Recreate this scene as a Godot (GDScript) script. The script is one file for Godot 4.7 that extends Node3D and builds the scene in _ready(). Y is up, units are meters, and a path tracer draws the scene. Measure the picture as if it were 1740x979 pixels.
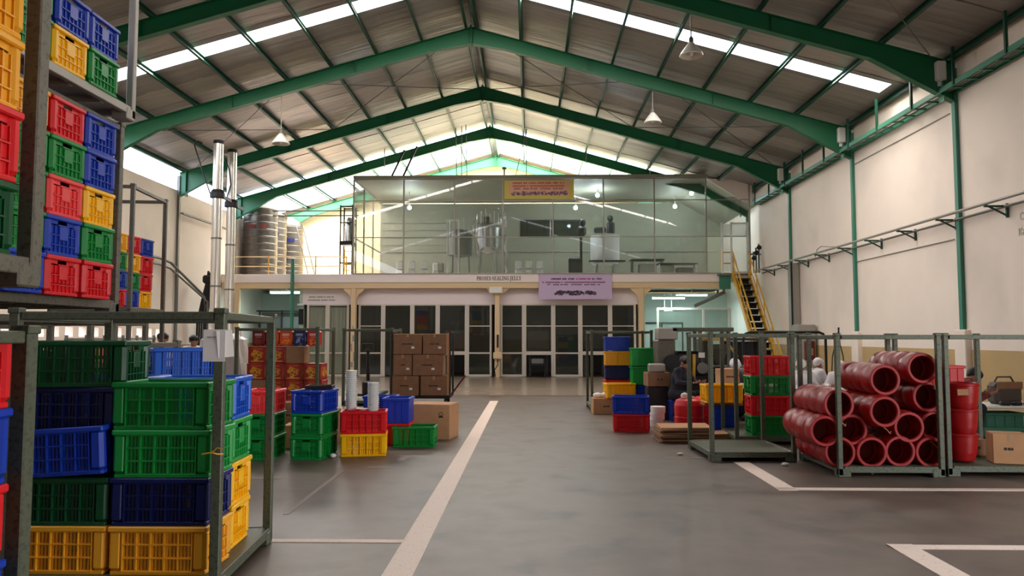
extends Node3D
# A factory hall: steel portal frames, skylight strips, a mezzanine with a glazed process room,
# crates in stackable steel cages on the left, red tubs in a cage on the right.

const V0 := Vector3.ZERO
var M := {}
var counts := {}
var rng := RandomNumberGenerator.new()


class Geo:
	var v := PackedVector3Array()
	var n := PackedVector3Array()
	var u := PackedVector2Array()

	func tri(a: Vector3, b: Vector3, c: Vector3, na: Vector3, nb: Vector3, nc: Vector3, ua := Vector2.ZERO, ub := Vector2.ZERO, uc := Vector2.ZERO) -> void:
		# front faces run clockwise: turn the triangle so that it faces along its normal
		if (c - a).cross(b - a).dot(na + nb + nc) >= 0.0:
			v.append_array([a, b, c]); n.append_array([na, nb, nc]); u.append_array([ua, ub, uc])
		else:
			v.append_array([a, c, b]); n.append_array([na, nc, nb]); u.append_array([ua, uc, ub])

	func quad(a: Vector3, b: Vector3, c: Vector3, d: Vector3, out: Vector3) -> void:
		# a top left, b top right, c bottom right, d bottom left, seen from outside
		var m := (b - a).cross(d - a).normalized()
		if m.length() < 0.5:
			m = (c - b).cross(a - c).normalized()
		if m.dot(out) < 0.0:
			m = -m
		tri(a, b, c, m, m, m, Vector2(0, 0), Vector2(1, 0), Vector2(1, 1))
		tri(a, c, d, m, m, m, Vector2(0, 0), Vector2(1, 1), Vector2(0, 1))

	func box(c: Vector3, s: Vector3, b := Basis()) -> Geo:
		var faces := [[Vector3.BACK, Vector3.RIGHT, Vector3.UP], [Vector3.FORWARD, Vector3.LEFT, Vector3.UP], [Vector3.RIGHT, Vector3.FORWARD, Vector3.UP], [Vector3.LEFT, Vector3.BACK, Vector3.UP], [Vector3.UP, Vector3.RIGHT, Vector3.FORWARD], [Vector3.DOWN, Vector3.RIGHT, Vector3.BACK]]
		for f in faces:
			var o: Vector3 = b * (f[0] * s * 0.5)
			var r: Vector3 = b * (f[1] * s * 0.5)
			var t: Vector3 = b * (f[2] * s * 0.5)
			quad(c + o - r + t, c + o + r + t, c + o + r - t, c + o - r - t, b * f[0])
		return self

	func cbox(c: Vector3, s: Vector3, ch: float, b := Basis()) -> Geo:
		# a box with chamfered edges
		var h := s * 0.5
		var ax := [Vector3.RIGHT, Vector3.UP, Vector3.BACK]
		var p := func(a: int, sg: Array) -> Vector3:
			var q := V0
			for k in 3:
				q[k] = sg[k] * (h[k] if k == a else h[k] - ch)
			return c + b * q
		for a in 3:
			var k1 := (a + 1) % 3
			var k2 := (a + 2) % 3
			for s0 in [-1, 1]:
				var sg := [0, 0, 0]
				sg[a] = s0
				var q := []
				for w in [[-1, 1], [1, 1], [1, -1], [-1, -1]]:
					sg[k1] = w[0]; sg[k2] = w[1]
					q.append(p.call(a, sg.duplicate()))
				quad(q[0], q[1], q[2], q[3], b * (ax[a] * s0))
				for s1 in [-1, 1]:
					sg[a] = s0; sg[k1] = s1
					var e := []
					for w in [[a, -1], [a, 1], [k1, 1], [k1, -1]]:
						sg[k2] = w[1]
						e.append(p.call(w[0], sg.duplicate()))
					quad(e[0], e[1], e[2], e[3], b * (ax[a] * s0 + ax[k1] * s1))
		for i in [-1, 1]:
			for j in [-1, 1]:
				for k in [-1, 1]:
					var m: Vector3 = (b * Vector3(i, j, k)).normalized()
					tri(p.call(0, [i, j, k]), p.call(1, [i, j, k]), p.call(2, [i, j, k]), m, m, m)
		return self

	func side(d: Vector3) -> Vector3:
		return d.cross(Vector3.UP if absf(d.y) < 0.9 else Vector3.RIGHT).normalized()

	func tube(a: Vector3, b: Vector3, r: float, r2 := -1.0, seg := 10, caps := true) -> Geo:
		if r2 < 0.0:
			r2 = r
		var d := (b - a).normalized()
		var x := side(d)
		var y := d.cross(x)
		for i in seg:
			var t0 := TAU * i / seg
			var t1 := TAU * (i + 1) / seg
			var e0 := x * cos(t0) + y * sin(t0)
			var e1 := x * cos(t1) + y * sin(t1)
			tri(a + e0 * r, b + e0 * r2, b + e1 * r2, e0, e0, e1)
			tri(a + e0 * r, b + e1 * r2, a + e1 * r, e0, e1, e1)
			if caps:
				tri(a, a + e0 * r, a + e1 * r, -d, -d, -d)
				tri(b, b + e0 * r2, b + e1 * r2, d, d, d)
		return self

	func path(pts: Array, r: float, seg := 8) -> Geo:
		# a bent tube: rings on the bisectors
		var rings := []
		var x := side((pts[1] - pts[0]).normalized())
		for i in pts.size():
			var d: Vector3 = (pts[mini(i + 1, pts.size() - 1)] - pts[maxi(i - 1, 0)]).normalized()
			x = (x - d * x.dot(d)).normalized()
			var y := d.cross(x)
			var ring := []
			for k in seg:
				ring.append(x * cos(TAU * k / seg) + y * sin(TAU * k / seg))
			rings.append(ring)
		for i in pts.size() - 1:
			for k in seg:
				var a: Vector3 = rings[i][k]
				var b: Vector3 = rings[i][(k + 1) % seg]
				var c: Vector3 = rings[i + 1][(k + 1) % seg]
				var d: Vector3 = rings[i + 1][k]
				tri(pts[i] + a * r, pts[i + 1] + d * r, pts[i + 1] + c * r, a, d, c)
				tri(pts[i] + a * r, pts[i + 1] + c * r, pts[i] + b * r, a, c, b)
		return self

	func lathe(prof: Array, seg := 24, xf := Transform3D()) -> Geo:
		# prof: points (radius, height); every stretch is smooth round the axis
		for i in prof.size() - 1:
			var p: Vector2 = prof[i]
			var q: Vector2 = prof[i + 1]
			var e := q - p
			if e.length() < 1e-6:
				continue
			var nn := Vector2(e.y, -e.x).normalized()
			for k in seg:
				var t0 := TAU * k / seg
				var t1 := TAU * (k + 1) / seg
				var c0 := Vector3(cos(t0), 0, sin(t0))
				var c1 := Vector3(cos(t1), 0, sin(t1))
				var up := Vector3.UP
				var n0 := xf.basis * (c0 * nn.x + up * nn.y)
				var n1 := xf.basis * (c1 * nn.x + up * nn.y)
				var a := xf * (c0 * p.x + up * p.y)
				var b := xf * (c1 * p.x + up * p.y)
				var c := xf * (c1 * q.x + up * q.y)
				var d := xf * (c0 * q.x + up * q.y)
				if q.x > 1e-5:
					tri(a, c, d, n0, n1, n0)
				if p.x > 1e-5:
					tri(a, b, c, n0, n1, n1)
		return self

	func prism(poly: Array, depth: float, xf := Transform3D()) -> Geo:
		# a polygon (x, y) extruded along z from 0 to -depth
		var pts := PackedVector2Array(poly)
		var idx := Geometry2D.triangulate_polygon(pts)
		for zz in [0.0, -depth]:
			var m: Vector3 = xf.basis * (Vector3.BACK if zz == 0.0 else Vector3.FORWARD)
			for i in idx.size() / 3:
				var q := []
				for k in 3:
					var w := pts[idx[i * 3 + k]]
					q.append(xf * Vector3(w.x, w.y, zz))
				tri(q[0], q[1], q[2], m, m, m)
		var turn := -1.0 if Geometry2D.is_polygon_clockwise(pts) else 1.0
		for i in pts.size():
			var a := pts[i]
			var b := pts[(i + 1) % pts.size()]
			var o := Vector2(b.y - a.y, a.x - b.x) * turn
			quad(xf * Vector3(a.x, a.y, 0), xf * Vector3(b.x, b.y, 0), xf * Vector3(b.x, b.y, -depth), xf * Vector3(a.x, a.y, -depth), xf.basis * Vector3(o.x, o.y, 0))
		return self

	func ball(c: Vector3, r: Vector3, seg := 14) -> Geo:
		var rows := seg / 2
		var pt := func(i: int, k: int) -> Vector3:
			var a := PI * i / rows
			return Vector3(sin(a) * cos(TAU * k / seg), cos(a), sin(a) * sin(TAU * k / seg))
		for i in rows:
			for k in seg:
				var q := [pt.call(i, k), pt.call(i, k + 1), pt.call(i + 1, k + 1), pt.call(i + 1, k)]
				if i > 0:
					tri(c + q[0] * r, c + q[1] * r, c + q[2] * r, (q[0] / r).normalized(), (q[1] / r).normalized(), (q[2] / r).normalized())
				if i < rows - 1:
					tri(c + q[0] * r, c + q[2] * r, c + q[3] * r, (q[0] / r).normalized(), (q[2] / r).normalized(), (q[3] / r).normalized())
		return self

	func mesh() -> ArrayMesh:
		var a := []
		a.resize(Mesh.ARRAY_MAX)
		a[Mesh.ARRAY_VERTEX] = v
		a[Mesh.ARRAY_NORMAL] = n
		a[Mesh.ARRAY_TEX_UV] = u
		var m := ArrayMesh.new()
		m.add_surface_from_arrays(Mesh.PRIMITIVE_TRIANGLES, a)
		return m


func numbered(called: String) -> String:
	counts[called] = counts.get(called, -1) + 1
	return called if counts[called] == 0 else "%s_%03d" % [called, counts[called]]


func metas(o: Node3D, label: String, category: String, group := "") -> void:
	o.set_meta("label", label)
	o.set_meta("category", category)
	if group:
		o.set_meta("group", group)


func thing(called: String, label: String, category: String, at := V0, yaw := 0.0, group := "") -> Node3D:
	var o := Node3D.new()
	o.name = numbered(called)
	add_child(o)
	o.position = at
	o.rotation.y = yaw
	metas(o, label, category, group)
	return o


func part(parent: Node, called: String, shape, m: Material, at := V0) -> MeshInstance3D:
	var o := MeshInstance3D.new()
	o.mesh = shape.mesh() if shape is Geo else shape
	o.material_override = m
	o.name = called
	o.position = at
	parent.add_child(o, true)
	return o


func one(called: String, label: String, category: String, shape, m: Material, at := V0, yaw := 0.0, group := "") -> MeshInstance3D:
	var o := part(self, numbered(called), shape, m, at)
	o.rotation.y = yaw
	metas(o, label, category, group)
	return o


func struct(called: String, shape, m: Material, at := V0) -> MeshInstance3D:
	var o := part(self, called, shape, m, at)
	o.set_meta("kind", "structure")
	return o


func node(called: String) -> Node3D:
	var o := Node3D.new()
	o.name = called
	add_child(o)
	o.set_meta("kind", "structure")
	return o


func bx(c: Vector3, s: Vector3) -> Geo:
	return Geo.new().box(c, s)


func cb(c: Vector3, s: Vector3, ch := 0.01) -> Geo:
	return Geo.new().cbox(c, s, ch)


func mat(called: String, c: Color, rough := 0.6, metal := 0.0) -> StandardMaterial3D:
	var m := StandardMaterial3D.new()
	m.resource_name = called
	m.albedo_color = c
	m.roughness = rough
	m.metallic = metal
	M[called] = m
	return m


func noise_tex(freq: float, ramp: Array, size := 512, seed_ := 1, octaves := 5) -> NoiseTexture2D:
	var f := FastNoiseLite.new()
	f.seed = seed_
	f.frequency = freq
	f.fractal_octaves = octaves
	var t := NoiseTexture2D.new()
	t.width = size
	t.height = size
	t.seamless = true
	t.noise = f
	if ramp:
		var g := Gradient.new()
		g.offsets = PackedFloat32Array(range(ramp.size()).map(func(i): return float(i) / (ramp.size() - 1)))
		g.colors = PackedColorArray(ramp)
		t.color_ramp = g
	return t


func grain(m: StandardMaterial3D, tex: Texture2D, scale: float) -> void:
	m.albedo_texture = tex
	m.uv1_triplanar = true
	m.uv1_world_triplanar = true
	m.uv1_scale = Vector3.ONE * scale


func relief(m: StandardMaterial3D, tex: Texture2D, cm: float) -> void:
	m.heightmap_enabled = true
	m.heightmap_texture = tex
	m.heightmap_scale = cm


func shade(a: float, b := -1.0) -> Color:
	return Color(a, a, a) if b < 0.0 else Color(a, b, b)


func materials() -> void:
	var fine := noise_tex(0.02, [shade(0.80), shade(1.0), shade(0.9)], 512, 3)
	var patchy := noise_tex(0.006, [shade(0.72), shade(0.95), shade(1.0), shade(0.86)], 1024, 5, 6)
	var bump := noise_tex(0.03, [], 512, 9)
	var m := mat("concrete", Color(0.425, 0.365, 0.315), 0.45)
	grain(m, patchy, 0.16)
	m.detail_enabled = true
	m.detail_blend_mode = BaseMaterial3D.BLEND_MODE_MUL
	m.detail_albedo = noise_tex(0.012, [Color(0.86, 0.84, 0.82), Color(1, 1, 1), Color(0.93, 0.93, 0.93)], 512, 12)
	m = mat("tile_floor", Color(0.62, 0.55, 0.475), 0.25)
	grain(m, noise_tex(0.004, [shade(0.92), shade(1.0)], 256, 14), 0.12)
	m = mat("line_paint", Color(0.93, 0.84, 0.76), 0.6)
	grain(m, noise_tex(0.04, [shade(0.78), shade(1.0), shade(1.0), shade(0.95)], 512, 21), 0.9)
	m = mat("worn_paint", Color(0.52, 0.46, 0.41), 0.6)
	m = mat("plaster", Color(0.965, 0.91, 0.85), 0.85)
	grain(m, noise_tex(0.004, [shade(0.93), shade(1.0), shade(0.97)], 512, 31), 0.11)
	m = mat("dado_paint", Color(0.80, 0.68, 0.47), 0.75)
	grain(m, noise_tex(0.006, [shade(0.9), shade(1.0)], 512, 32), 0.12)
	m = mat("gable_paint", Color(0.93, 0.87, 0.70), 0.85)
	m = mat("fascia_paint", Color(0.95, 0.90, 0.87), 0.7)
	m = mat("panel_paint", Color(0.93, 0.88, 0.88), 0.6)
	m = mat("beam_paint", Color(0.88, 0.77, 0.60), 0.6)
	m = mat("room_paint", Color(0.58, 0.575, 0.50), 0.7)
	m = mat("bay_paint", Color(0.72, 0.75, 0.70), 0.6)
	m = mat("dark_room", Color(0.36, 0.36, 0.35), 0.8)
	m = mat("frame_green", Color(0.04, 0.40, 0.25), 0.45)
	m = mat("purlin_green", Color(0.05, 0.27, 0.19), 0.5)
	m = mat("wall_green", Color(0.22, 0.50, 0.40), 0.5)
	for k in 3:
		var q: float = [0.66, 0.60, 0.72][k]
		m = mat("foil_%d" % k, Color(q, q * 0.95, q * 0.91), 0.46, 0.35)
		grain(m, noise_tex(0.010, [shade(0.82), shade(1.0), shade(0.90)], 512, 41 + k), 0.33)
		m.uv1_scale = Vector3(0.05, 0.05, 0.45)
		relief(m, noise_tex(0.012, [], 512, 51 + k, 3), 2.0)
	m = mat("skylight", Color(0.9, 0.93, 1.0), 0.4)
	m.emission_enabled = true
	m.emission = Color(0.86, 0.91, 1.0)
	m.emission_energy_multiplier = 4.5
	m = mat("tube_glow", Color(0.95, 1, 1), 0.4)
	m.emission_enabled = true
	m.emission = Color(0.72, 0.95, 1.0)
	m.emission_energy_multiplier = 14.0
	m = mat("bulb_glow", Color(0.95, 1, 1), 0.4)
	m.emission_enabled = true
	m.emission = Color(0.85, 0.95, 1.0)
	m.emission_energy_multiplier = 30.0
	m = mat("glass", Color(0.36, 0.40, 0.35, 0.24), 0.0)
	m.transparency = BaseMaterial3D.TRANSPARENCY_ALPHA
	m.metallic_specular = 0.36
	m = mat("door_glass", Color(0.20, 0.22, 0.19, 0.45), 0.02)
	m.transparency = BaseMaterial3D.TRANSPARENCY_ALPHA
	m = mat("aluminium", Color(0.83, 0.80, 0.75), 0.4, 0.2)
	m = mat("window_white", Color(0.90, 0.90, 0.87), 0.45)
	m = mat("steel", Color(0.72, 0.71, 0.69), 0.22, 0.9)
	m = mat("tank_steel", Color(0.36, 0.34, 0.31), 0.36, 0.7)
	grain(m, fine, 0.6)
	m = mat("duct_metal", Color(0.86, 0.84, 0.80), 0.28, 0.75)
	m = mat("dark_metal", Color(0.13, 0.13, 0.13), 0.5, 0.3)
	m = mat("grey_metal", Color(0.45, 0.45, 0.43), 0.5, 0.3)
	m = mat("rail_grey", Color(0.62, 0.60, 0.56), 0.45, 0.3)
	m = mat("rack_green", Color(0.35, 0.37, 0.29), 0.5, 0.15)
	grain(m, noise_tex(0.03, [shade(0.62), shade(1.0), shade(0.9)], 512, 61), 1.6)
	m = mat("rack_grey", Color(0.42, 0.40, 0.34), 0.5, 0.15)
	grain(m, noise_tex(0.03, [shade(0.62), shade(1.0), shade(0.9)], 512, 62), 1.6)
	m = mat("rail_yellow", Color(0.86, 0.64, 0.17), 0.45)
	m = mat("black", Color(0.05, 0.05, 0.055), 0.5)
	m = mat("rubber", Color(0.08, 0.08, 0.08), 0.8)
	m = mat("white_plastic", Color(0.90, 0.90, 0.88), 0.35)
	m = mat("paper", Color(0.93, 0.91, 0.88), 0.8)
	m = mat("sack", Color(0.86, 0.85, 0.83), 0.35)
	m.backlight_enabled = true
	m.backlight = Color(0.25, 0.25, 0.25)
	m = mat("carton", Color(0.60, 0.44, 0.31), 0.8)
	grain(m, noise_tex(0.02, [shade(0.9), shade(1.0)], 256, 71), 1.1)
	m = mat("carton_light", Color(0.78, 0.58, 0.40), 0.8)
	grain(m, noise_tex(0.02, [shade(0.92), shade(1.0)], 256, 72), 1.1)
	m = mat("tape", Color(0.70, 0.56, 0.40), 0.3)
	m = mat("print_ink", Color(0.20, 0.15, 0.12), 0.7)
	m = mat("stain", Color(0.30, 0.26, 0.24), 0.6)
	m = mat("tub_red", Color(0.62, 0.055, 0.06), 0.34)
	grain(m, noise_tex(0.015, [Color(0.86, 0.86, 0.86), Color(1, 1, 1), Color(1.0, 0.93, 0.93)], 512, 73), 1.4)
	m = mat("tub_rim", Color(0.62, 0.11, 0.11), 0.55)
	m = mat("curtain_cloth", Color(0.86, 0.88, 0.80), 0.9)
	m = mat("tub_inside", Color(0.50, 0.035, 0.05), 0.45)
	m = mat("skin", Color(0.62, 0.42, 0.31), 0.55)
	m = mat("hair", Color(0.035, 0.03, 0.03), 0.55)
	m = mat("cloth_white", Color(0.90, 0.87, 0.86), 0.85)
	m = mat("cloth_dark", Color(0.13, 0.14, 0.18), 0.85)
	m = mat("cloth_red", Color(0.42, 0.16, 0.13), 0.85)
	m = mat("cloth_grey", Color(0.55, 0.52, 0.52), 0.85)
	m = mat("trousers", Color(0.10, 0.10, 0.13), 0.85)
	var plastics := {"r": Color(0.86, 0.10, 0.13), "y": Color(1.0, 0.75, 0.03), "g": Color(0.03, 0.52, 0.20), "b": Color(0.06, 0.22, 0.66), "n": Color(0.05, 0.10, 0.34), "d": Color(0.03, 0.30, 0.15), "l": Color(0.10, 0.60, 0.25), "s": Color(0.12, 0.37, 0.78), "p": Color(0.95, 0.27, 0.27), "o": Color(0.94, 0.66, 0.15)}
	for k in plastics:
		m = mat("plastic_" + k, plastics[k], 0.38)
		m.metallic_specular = 0.45


func _ready() -> void:
	rng.seed = 7
	# camera
	var cam := Camera3D.new()
	cam.name = "camera"
	cam.fov = 41.2666
	cam.near = 0.05
	cam.far = 300.0
	add_child(cam)
	cam.position = Vector3(0, 1.55, 0)
	cam.rotation_degrees = Vector3(3.675, 1.319, 0)
	cam.current = true
	# sky and exposure: a bright hazy day outside
	var env := Environment.new()
	var sky := Sky.new()
	var pm := ProceduralSkyMaterial.new()
	pm.sky_top_color = Color(0.80, 0.87, 1.0)
	pm.sky_horizon_color = Color(0.97, 0.97, 1.0)
	pm.ground_bottom_color = Color(0.45, 0.43, 0.40)
	pm.ground_horizon_color = Color(0.70, 0.69, 0.66)
	sky.sky_material = pm
	env.background_mode = Environment.BG_SKY
	env.sky = sky
	env.background_energy_multiplier = 7.0
	env.tonemap_mode = Environment.TONE_MAPPER_LINEAR
	env.tonemap_exposure = 1.22
	env.sdfgi_enabled = true
	env.ssao_enabled = true
	env.ssil_enabled = true
	var we := WorldEnvironment.new()
	we.name = "world_environment"
	we.environment = env
	add_child(we)
	# daylight coming through the translucent roof strips: one area light under each half of a strip
	for s in SKYLIGHTS:
		for sd in [-1.0, 1.0]:
			var wide: float = 10.1
			var al := AreaLight3D.new()
			al.name = "skylight_daylight"
			al.area_size = Vector2(wide, s[1])
			al.light_energy = s[2] * wide * s[1] / PI
			al.light_color = Color(1.0, 0.95, 0.90)
			al.area_range = 60.0
			al.shadow_enabled = true
			add_child(al, true)
			al.transform = Transform3D(Basis.from_euler(Vector3(0, 0, -sd * SLOPE)) * Basis.from_euler(Vector3(-PI / 2, 0, 0)), Vector3(RIDGE + sd * wide * 0.49, roof_y(RIDGE + sd * wide * 0.49) - 0.06, s[0]))
	# daylight from an unseen open gate, added to light right-facing crate sides
	var gl := AreaLight3D.new()
	gl.name = "added_gate_daylight"
	gl.area_size = Vector2(5.0, 4.4)
	gl.light_energy = 3.2 * 22.0 / PI
	gl.light_color = Color(1.0, 0.96, 0.90)
	gl.area_range = 60.0
	gl.shadow_enabled = true
	add_child(gl)
	gl.transform = Transform3D(Basis.from_euler(Vector3(0, PI / 2, 0)), Vector3(RIGHT - 0.02, 2.25, -2.5))
	materials()
	hall()
	mezzanine()
	glass_room()
	wall_fittings()
	left_cages()
	left_middle()
	right_side()
	people()


const RIDGE := -1.6
const PITCH := 0.283
const SLOPE := 0.2758
const LEFT := -12.0
const RIGHT := 8.75
const BACK := 12.0
const FAR := -36.2
const SKYLIGHTS := [[-2.725, 0.62, 2.0], [-17.925, 0.62, 23.0], [-33.125, 4.75, 15.0]]


func roof_y(x: float) -> float:
	return 10.24 - PITCH * absf(x - RIDGE)


# ---------------------------------------------------------------- the hall
func hall() -> void:
	# floor with its paint
	var fl := struct("floor", bx(Vector3((LEFT + RIGHT) / 2, -0.15, (BACK + FAR) / 2), Vector3(RIGHT - LEFT + 0.6, 0.3, BACK - FAR + 0.6)), M.concrete)
	part(fl, "tiled_apron", bx(Vector3(-1.6, 0.006, -25.1), Vector3(20.6, 0.012, 9.3)), M.tile_floor)
	part(fl, "lane_line", bx(Vector3(-0.865, 0.002, -10.2), Vector3(0.2, 0.006, 17.0)), M.line_paint)
	part(fl, "bay_line", bx(Vector3(-1.9, 0.002, -5.9), Vector3(1.9, 0.006, 0.085)), M.line_paint)
	part(fl, "bay_line", bx(Vector3(2.62, 0.002, -8.8), Vector3(0.19, 0.006, 1.75)), M.line_paint)
	part(fl, "bay_line", bx(Vector3(4.9, 0.002, -8.0), Vector3(4.75, 0.006, 0.11)), M.line_paint)
	part(fl, "bay_line", bx(Vector3(2.76, 0.002, -4.4), Vector3(0.19, 0.006, 3.0)), M.line_paint)
	part(fl, "bay_line", bx(Vector3(5.1, 0.002, -5.83), Vector3(4.87, 0.006, 0.11)), M.line_paint)
	part(fl, "worn_line", bx(Vector3(-2.0, 0.001, -7.9), Vector3(0.05, 0.004, 2.2)), M.worn_paint).rotation.y = 0.02
	part(fl, "worn_line", bx(Vector3(-2.85, 0.001, -8.55), Vector3(0.75, 0.004, 0.09)), M.worn_paint).rotation.y = 0.03
	for q in [[-1.79, -9.2, 0.3, 0.12], [-1.62, -9.9, 0.09, 0.4], [2.0, -10.0, 0.5, 0.07]]:
		part(fl, "worn_mark", bx(Vector3(q[0], 0.001, q[1]), Vector3(q[2], 0.004, q[3])), M.worn_paint)
	# right wall: dado, plaster, concrete plinths under the columns
	var mid := (BACK + FAR) / 2
	var long := BACK - FAR
	# (an unseen, added open gate 5 m wide lies in it beside the camera, from z 0 to -5)
	var wr := struct("wall_right", bx(Vector3(RIGHT + 0.15, 5.96, mid), Vector3(0.3, 2.92, long + 0.6)), M.plaster)
	for q in [[-5.0, FAR - 0.3], [BACK + 0.3, 0.0]]:
		part(wr, "plaster_face", bx(Vector3(RIGHT + 0.15, 2.9, (q[0] + q[1]) / 2), Vector3(0.3, 3.2, q[0] - q[1])), M.plaster)
		part(wr, "dado", bx(Vector3(RIGHT + 0.15, 0.65, (q[0] + q[1]) / 2), Vector3(0.3, 1.3, q[0] - q[1])), M.dado_paint)
	for k in 6:
		var z := -35.6 + 5.0 * k
		part(wr, "column_plinth", cb(Vector3(RIGHT - 0.04, 0.85, z), Vector3(0.16, 1.7, 0.4), 0.015), M.plaster)
	for q in [[6.19, -18.25, 4.8], [3.56, -18.25, 4.8]]:  # thin grey lines raised along the wall face
		part(wr, "wall_line", Geo.new().tube(Vector3(RIGHT - 0.012, q[0], q[1] - q[2] / 2), Vector3(RIGHT - 0.012, q[0], q[1] + q[2] / 2), 0.014, -1.0, 6), M.rail_grey)
	# left wall with a row of small openings, and the open strip under the eaves
	var wl := struct("wall_left", bx(Vector3(LEFT - 0.15, 4.185, mid), Vector3(0.3, 4.73, long + 0.6)), M.plaster)
	part(wl, "dado", bx(Vector3(LEFT - 0.15, 0.65, mid), Vector3(0.3, 1.3, long + 0.6)), M.dado_paint)
	part(wl, "plaster_band", bx(Vector3(LEFT - 0.15, 1.43, mid), Vector3(0.3, 0.26, long + 0.6)), M.plaster)
	part(wl, "plaster_band", bx(Vector3(LEFT - 0.15, 1.69, -1.9), Vector3(0.3, 0.26, 28.4)), M.plaster)
	part(wl, "plaster_band", bx(Vector3(LEFT - 0.15, 1.69, -30.6), Vector3(0.3, 0.26, 11.8)), M.plaster)
	for k in 15:
		part(wl, "window_pier", bx(Vector3(LEFT - 0.15, 1.69, -16.4 - 0.6 * k), Vector3(0.3, 0.26, 0.26)), M.plaster)
	var wb := struct("wall_back", bx(Vector3((LEFT + RIGHT) / 2, 5.0, BACK + 0.15), Vector3(RIGHT - LEFT + 0.6, 10.6, 0.3)), M.plaster)
	part(wb, "dado", bx(Vector3((LEFT + RIGHT) / 2, 0.65, BACK - 0.01), Vector3(RIGHT - LEFT, 1.3, 0.02)), M.dado_paint)
	struct("wall_gable", bx(Vector3((LEFT + RIGHT) / 2, 5.0, FAR - 0.15), Vector3(RIGHT - LEFT + 0.6, 10.6, 0.3)), M.gable_paint)
	roof()
	for k in 5:
		portal_frame(k)
	lamps()


func roof_strip(z: float, w: float, sd: float, x0: float, x1: float, sag: float) -> Geo:
	# one roof sheet from the ridge to the eave, pillowing a little between the purlins
	var g := Geo.new()
	var n := 24
	var last := V0
	var tilt := rng.randf_range(-0.012, 0.012)
	for i in n + 1:
		var t := float(i) / n
		var d := lerpf(x0, x1, t)
		var x := RIDGE + sd * d
		var y := roof_y(x) + sag * sin(PI * fmod(d + 1.1, 1.25) / 1.25)
		var p := Vector3(x, y, 0)
		if i > 0:
			for face in [0.0, 0.03]:
				var a := last + Vector3(0, face + tilt, z - w / 2)
				var b := last + Vector3(0, face - tilt, z + w / 2)
				var c := p + Vector3(0, face - tilt, z + w / 2)
				var e := p + Vector3(0, face + tilt, z - w / 2)
				g.quad(a, b, c, e, Vector3.DOWN if face == 0.0 else Vector3.UP)
			for zz in [-1.0, 1.0]:
				var o := Vector3(0, -tilt * zz, z + zz * w / 2)
				g.quad(last + o, p + o, p + o + Vector3(0, 0.03, 0), last + o + Vector3(0, 0.03, 0), Vector3(0, 0, zz))
		last = p
	return g


func roof() -> void:
	var c := node("ceiling")
	for k in 51:
		var z := 12.0 - 0.95 * (k + 0.5)
		var clear: bool = k in [15, 31, 45, 46, 47, 48, 49]
		for sd in [-1.0, 1.0]:
			var reach := 10.45 if sd < 0 else 10.4
			if k in [15, 31]:
				# a single narrow translucent sheet, with strips of ordinary sheet beside and below it
				part(c, "skylight_sheet", roof_strip(z, 0.62, sd, 0.16, 10.0, 0.0), M.skylight)
				for q in [-0.405, 0.405]:
					part(c, "roof_sheet", roof_strip(z + q, 0.2, sd, 0.0, reach, 0.0), M.foil_1)
				part(c, "roof_sheet", roof_strip(z, 0.64, sd, 10.0, reach, 0.0), M.foil_1)
			elif clear:
				part(c, "skylight_sheet", roof_strip(z, 0.955, sd, 0.16, reach, 0.0), M.skylight)
			else:
				part(c, "roof_sheet", roof_strip(z, 0.99, sd, 0.0, reach, rng.randf_range(0.01, 0.03)), M["foil_%d" % rng.randi_range(0, 2)])
	part(c, "ridge_cap", Geo.new().prism([Vector2(RIDGE - 0.3, 10.18), Vector2(RIDGE, 10.29), Vector2(RIDGE + 0.3, 10.18), Vector2(RIDGE + 0.3, 10.21), Vector2(RIDGE, 10.32), Vector2(RIDGE - 0.3, 10.21)], 48.4, Transform3D(Basis(), Vector3(0, 0, 12))), M.foil_1)
	# purlins: channels running the length of the hall
	for sd in [-1.0, 1.0]:
		for d in [0.17, 1.4, 2.65, 3.9, 5.15, 6.4, 7.65, 8.9, 10.25]:
			var x: float = RIDGE + sd * d
			var g := Geo.new()
			var b := Basis.from_euler(Vector3(0, 0, -sd * SLOPE))
			var o := Vector3(x, roof_y(x) - 0.095, (BACK + FAR) / 2)
			g.box(o, Vector3(0.012, 0.15, BACK - FAR), b)
			for q in [-1.0, 1.0]:
				g.box(o + b * Vector3(0.027 * -sd, 0.069 * q, 0), Vector3(0.06, 0.012, BACK - FAR), b)
			part(c, "purlin", g, M.purlin_green)
	# thin diagonal wind bracing rods under the purlins
	for k in [2, 4]:
		var z0: float = -35.6 + 5.0 * k
		for sd in [-1.0, 1.0]:
			for q in [[0.3, 5.1], [5.1, 9.8]]:
				for flip in [0, 1]:
					var xa: float = RIDGE + sd * q[flip]
					var xb: float = RIDGE + sd * q[1 - flip]
					part(c, "brace_rod", Geo.new().tube(Vector3(xa, roof_y(xa) - 0.19, z0 + 0.1), Vector3(xb, roof_y(xb) - 0.19, z0 + 4.9), 0.012, -1.0, 6), M.grey_metal)


const NTH := ["first", "second", "third", "fourth", "fifth", "sixth", "seventh", "eighth", "ninth", "tenth"]


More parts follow.
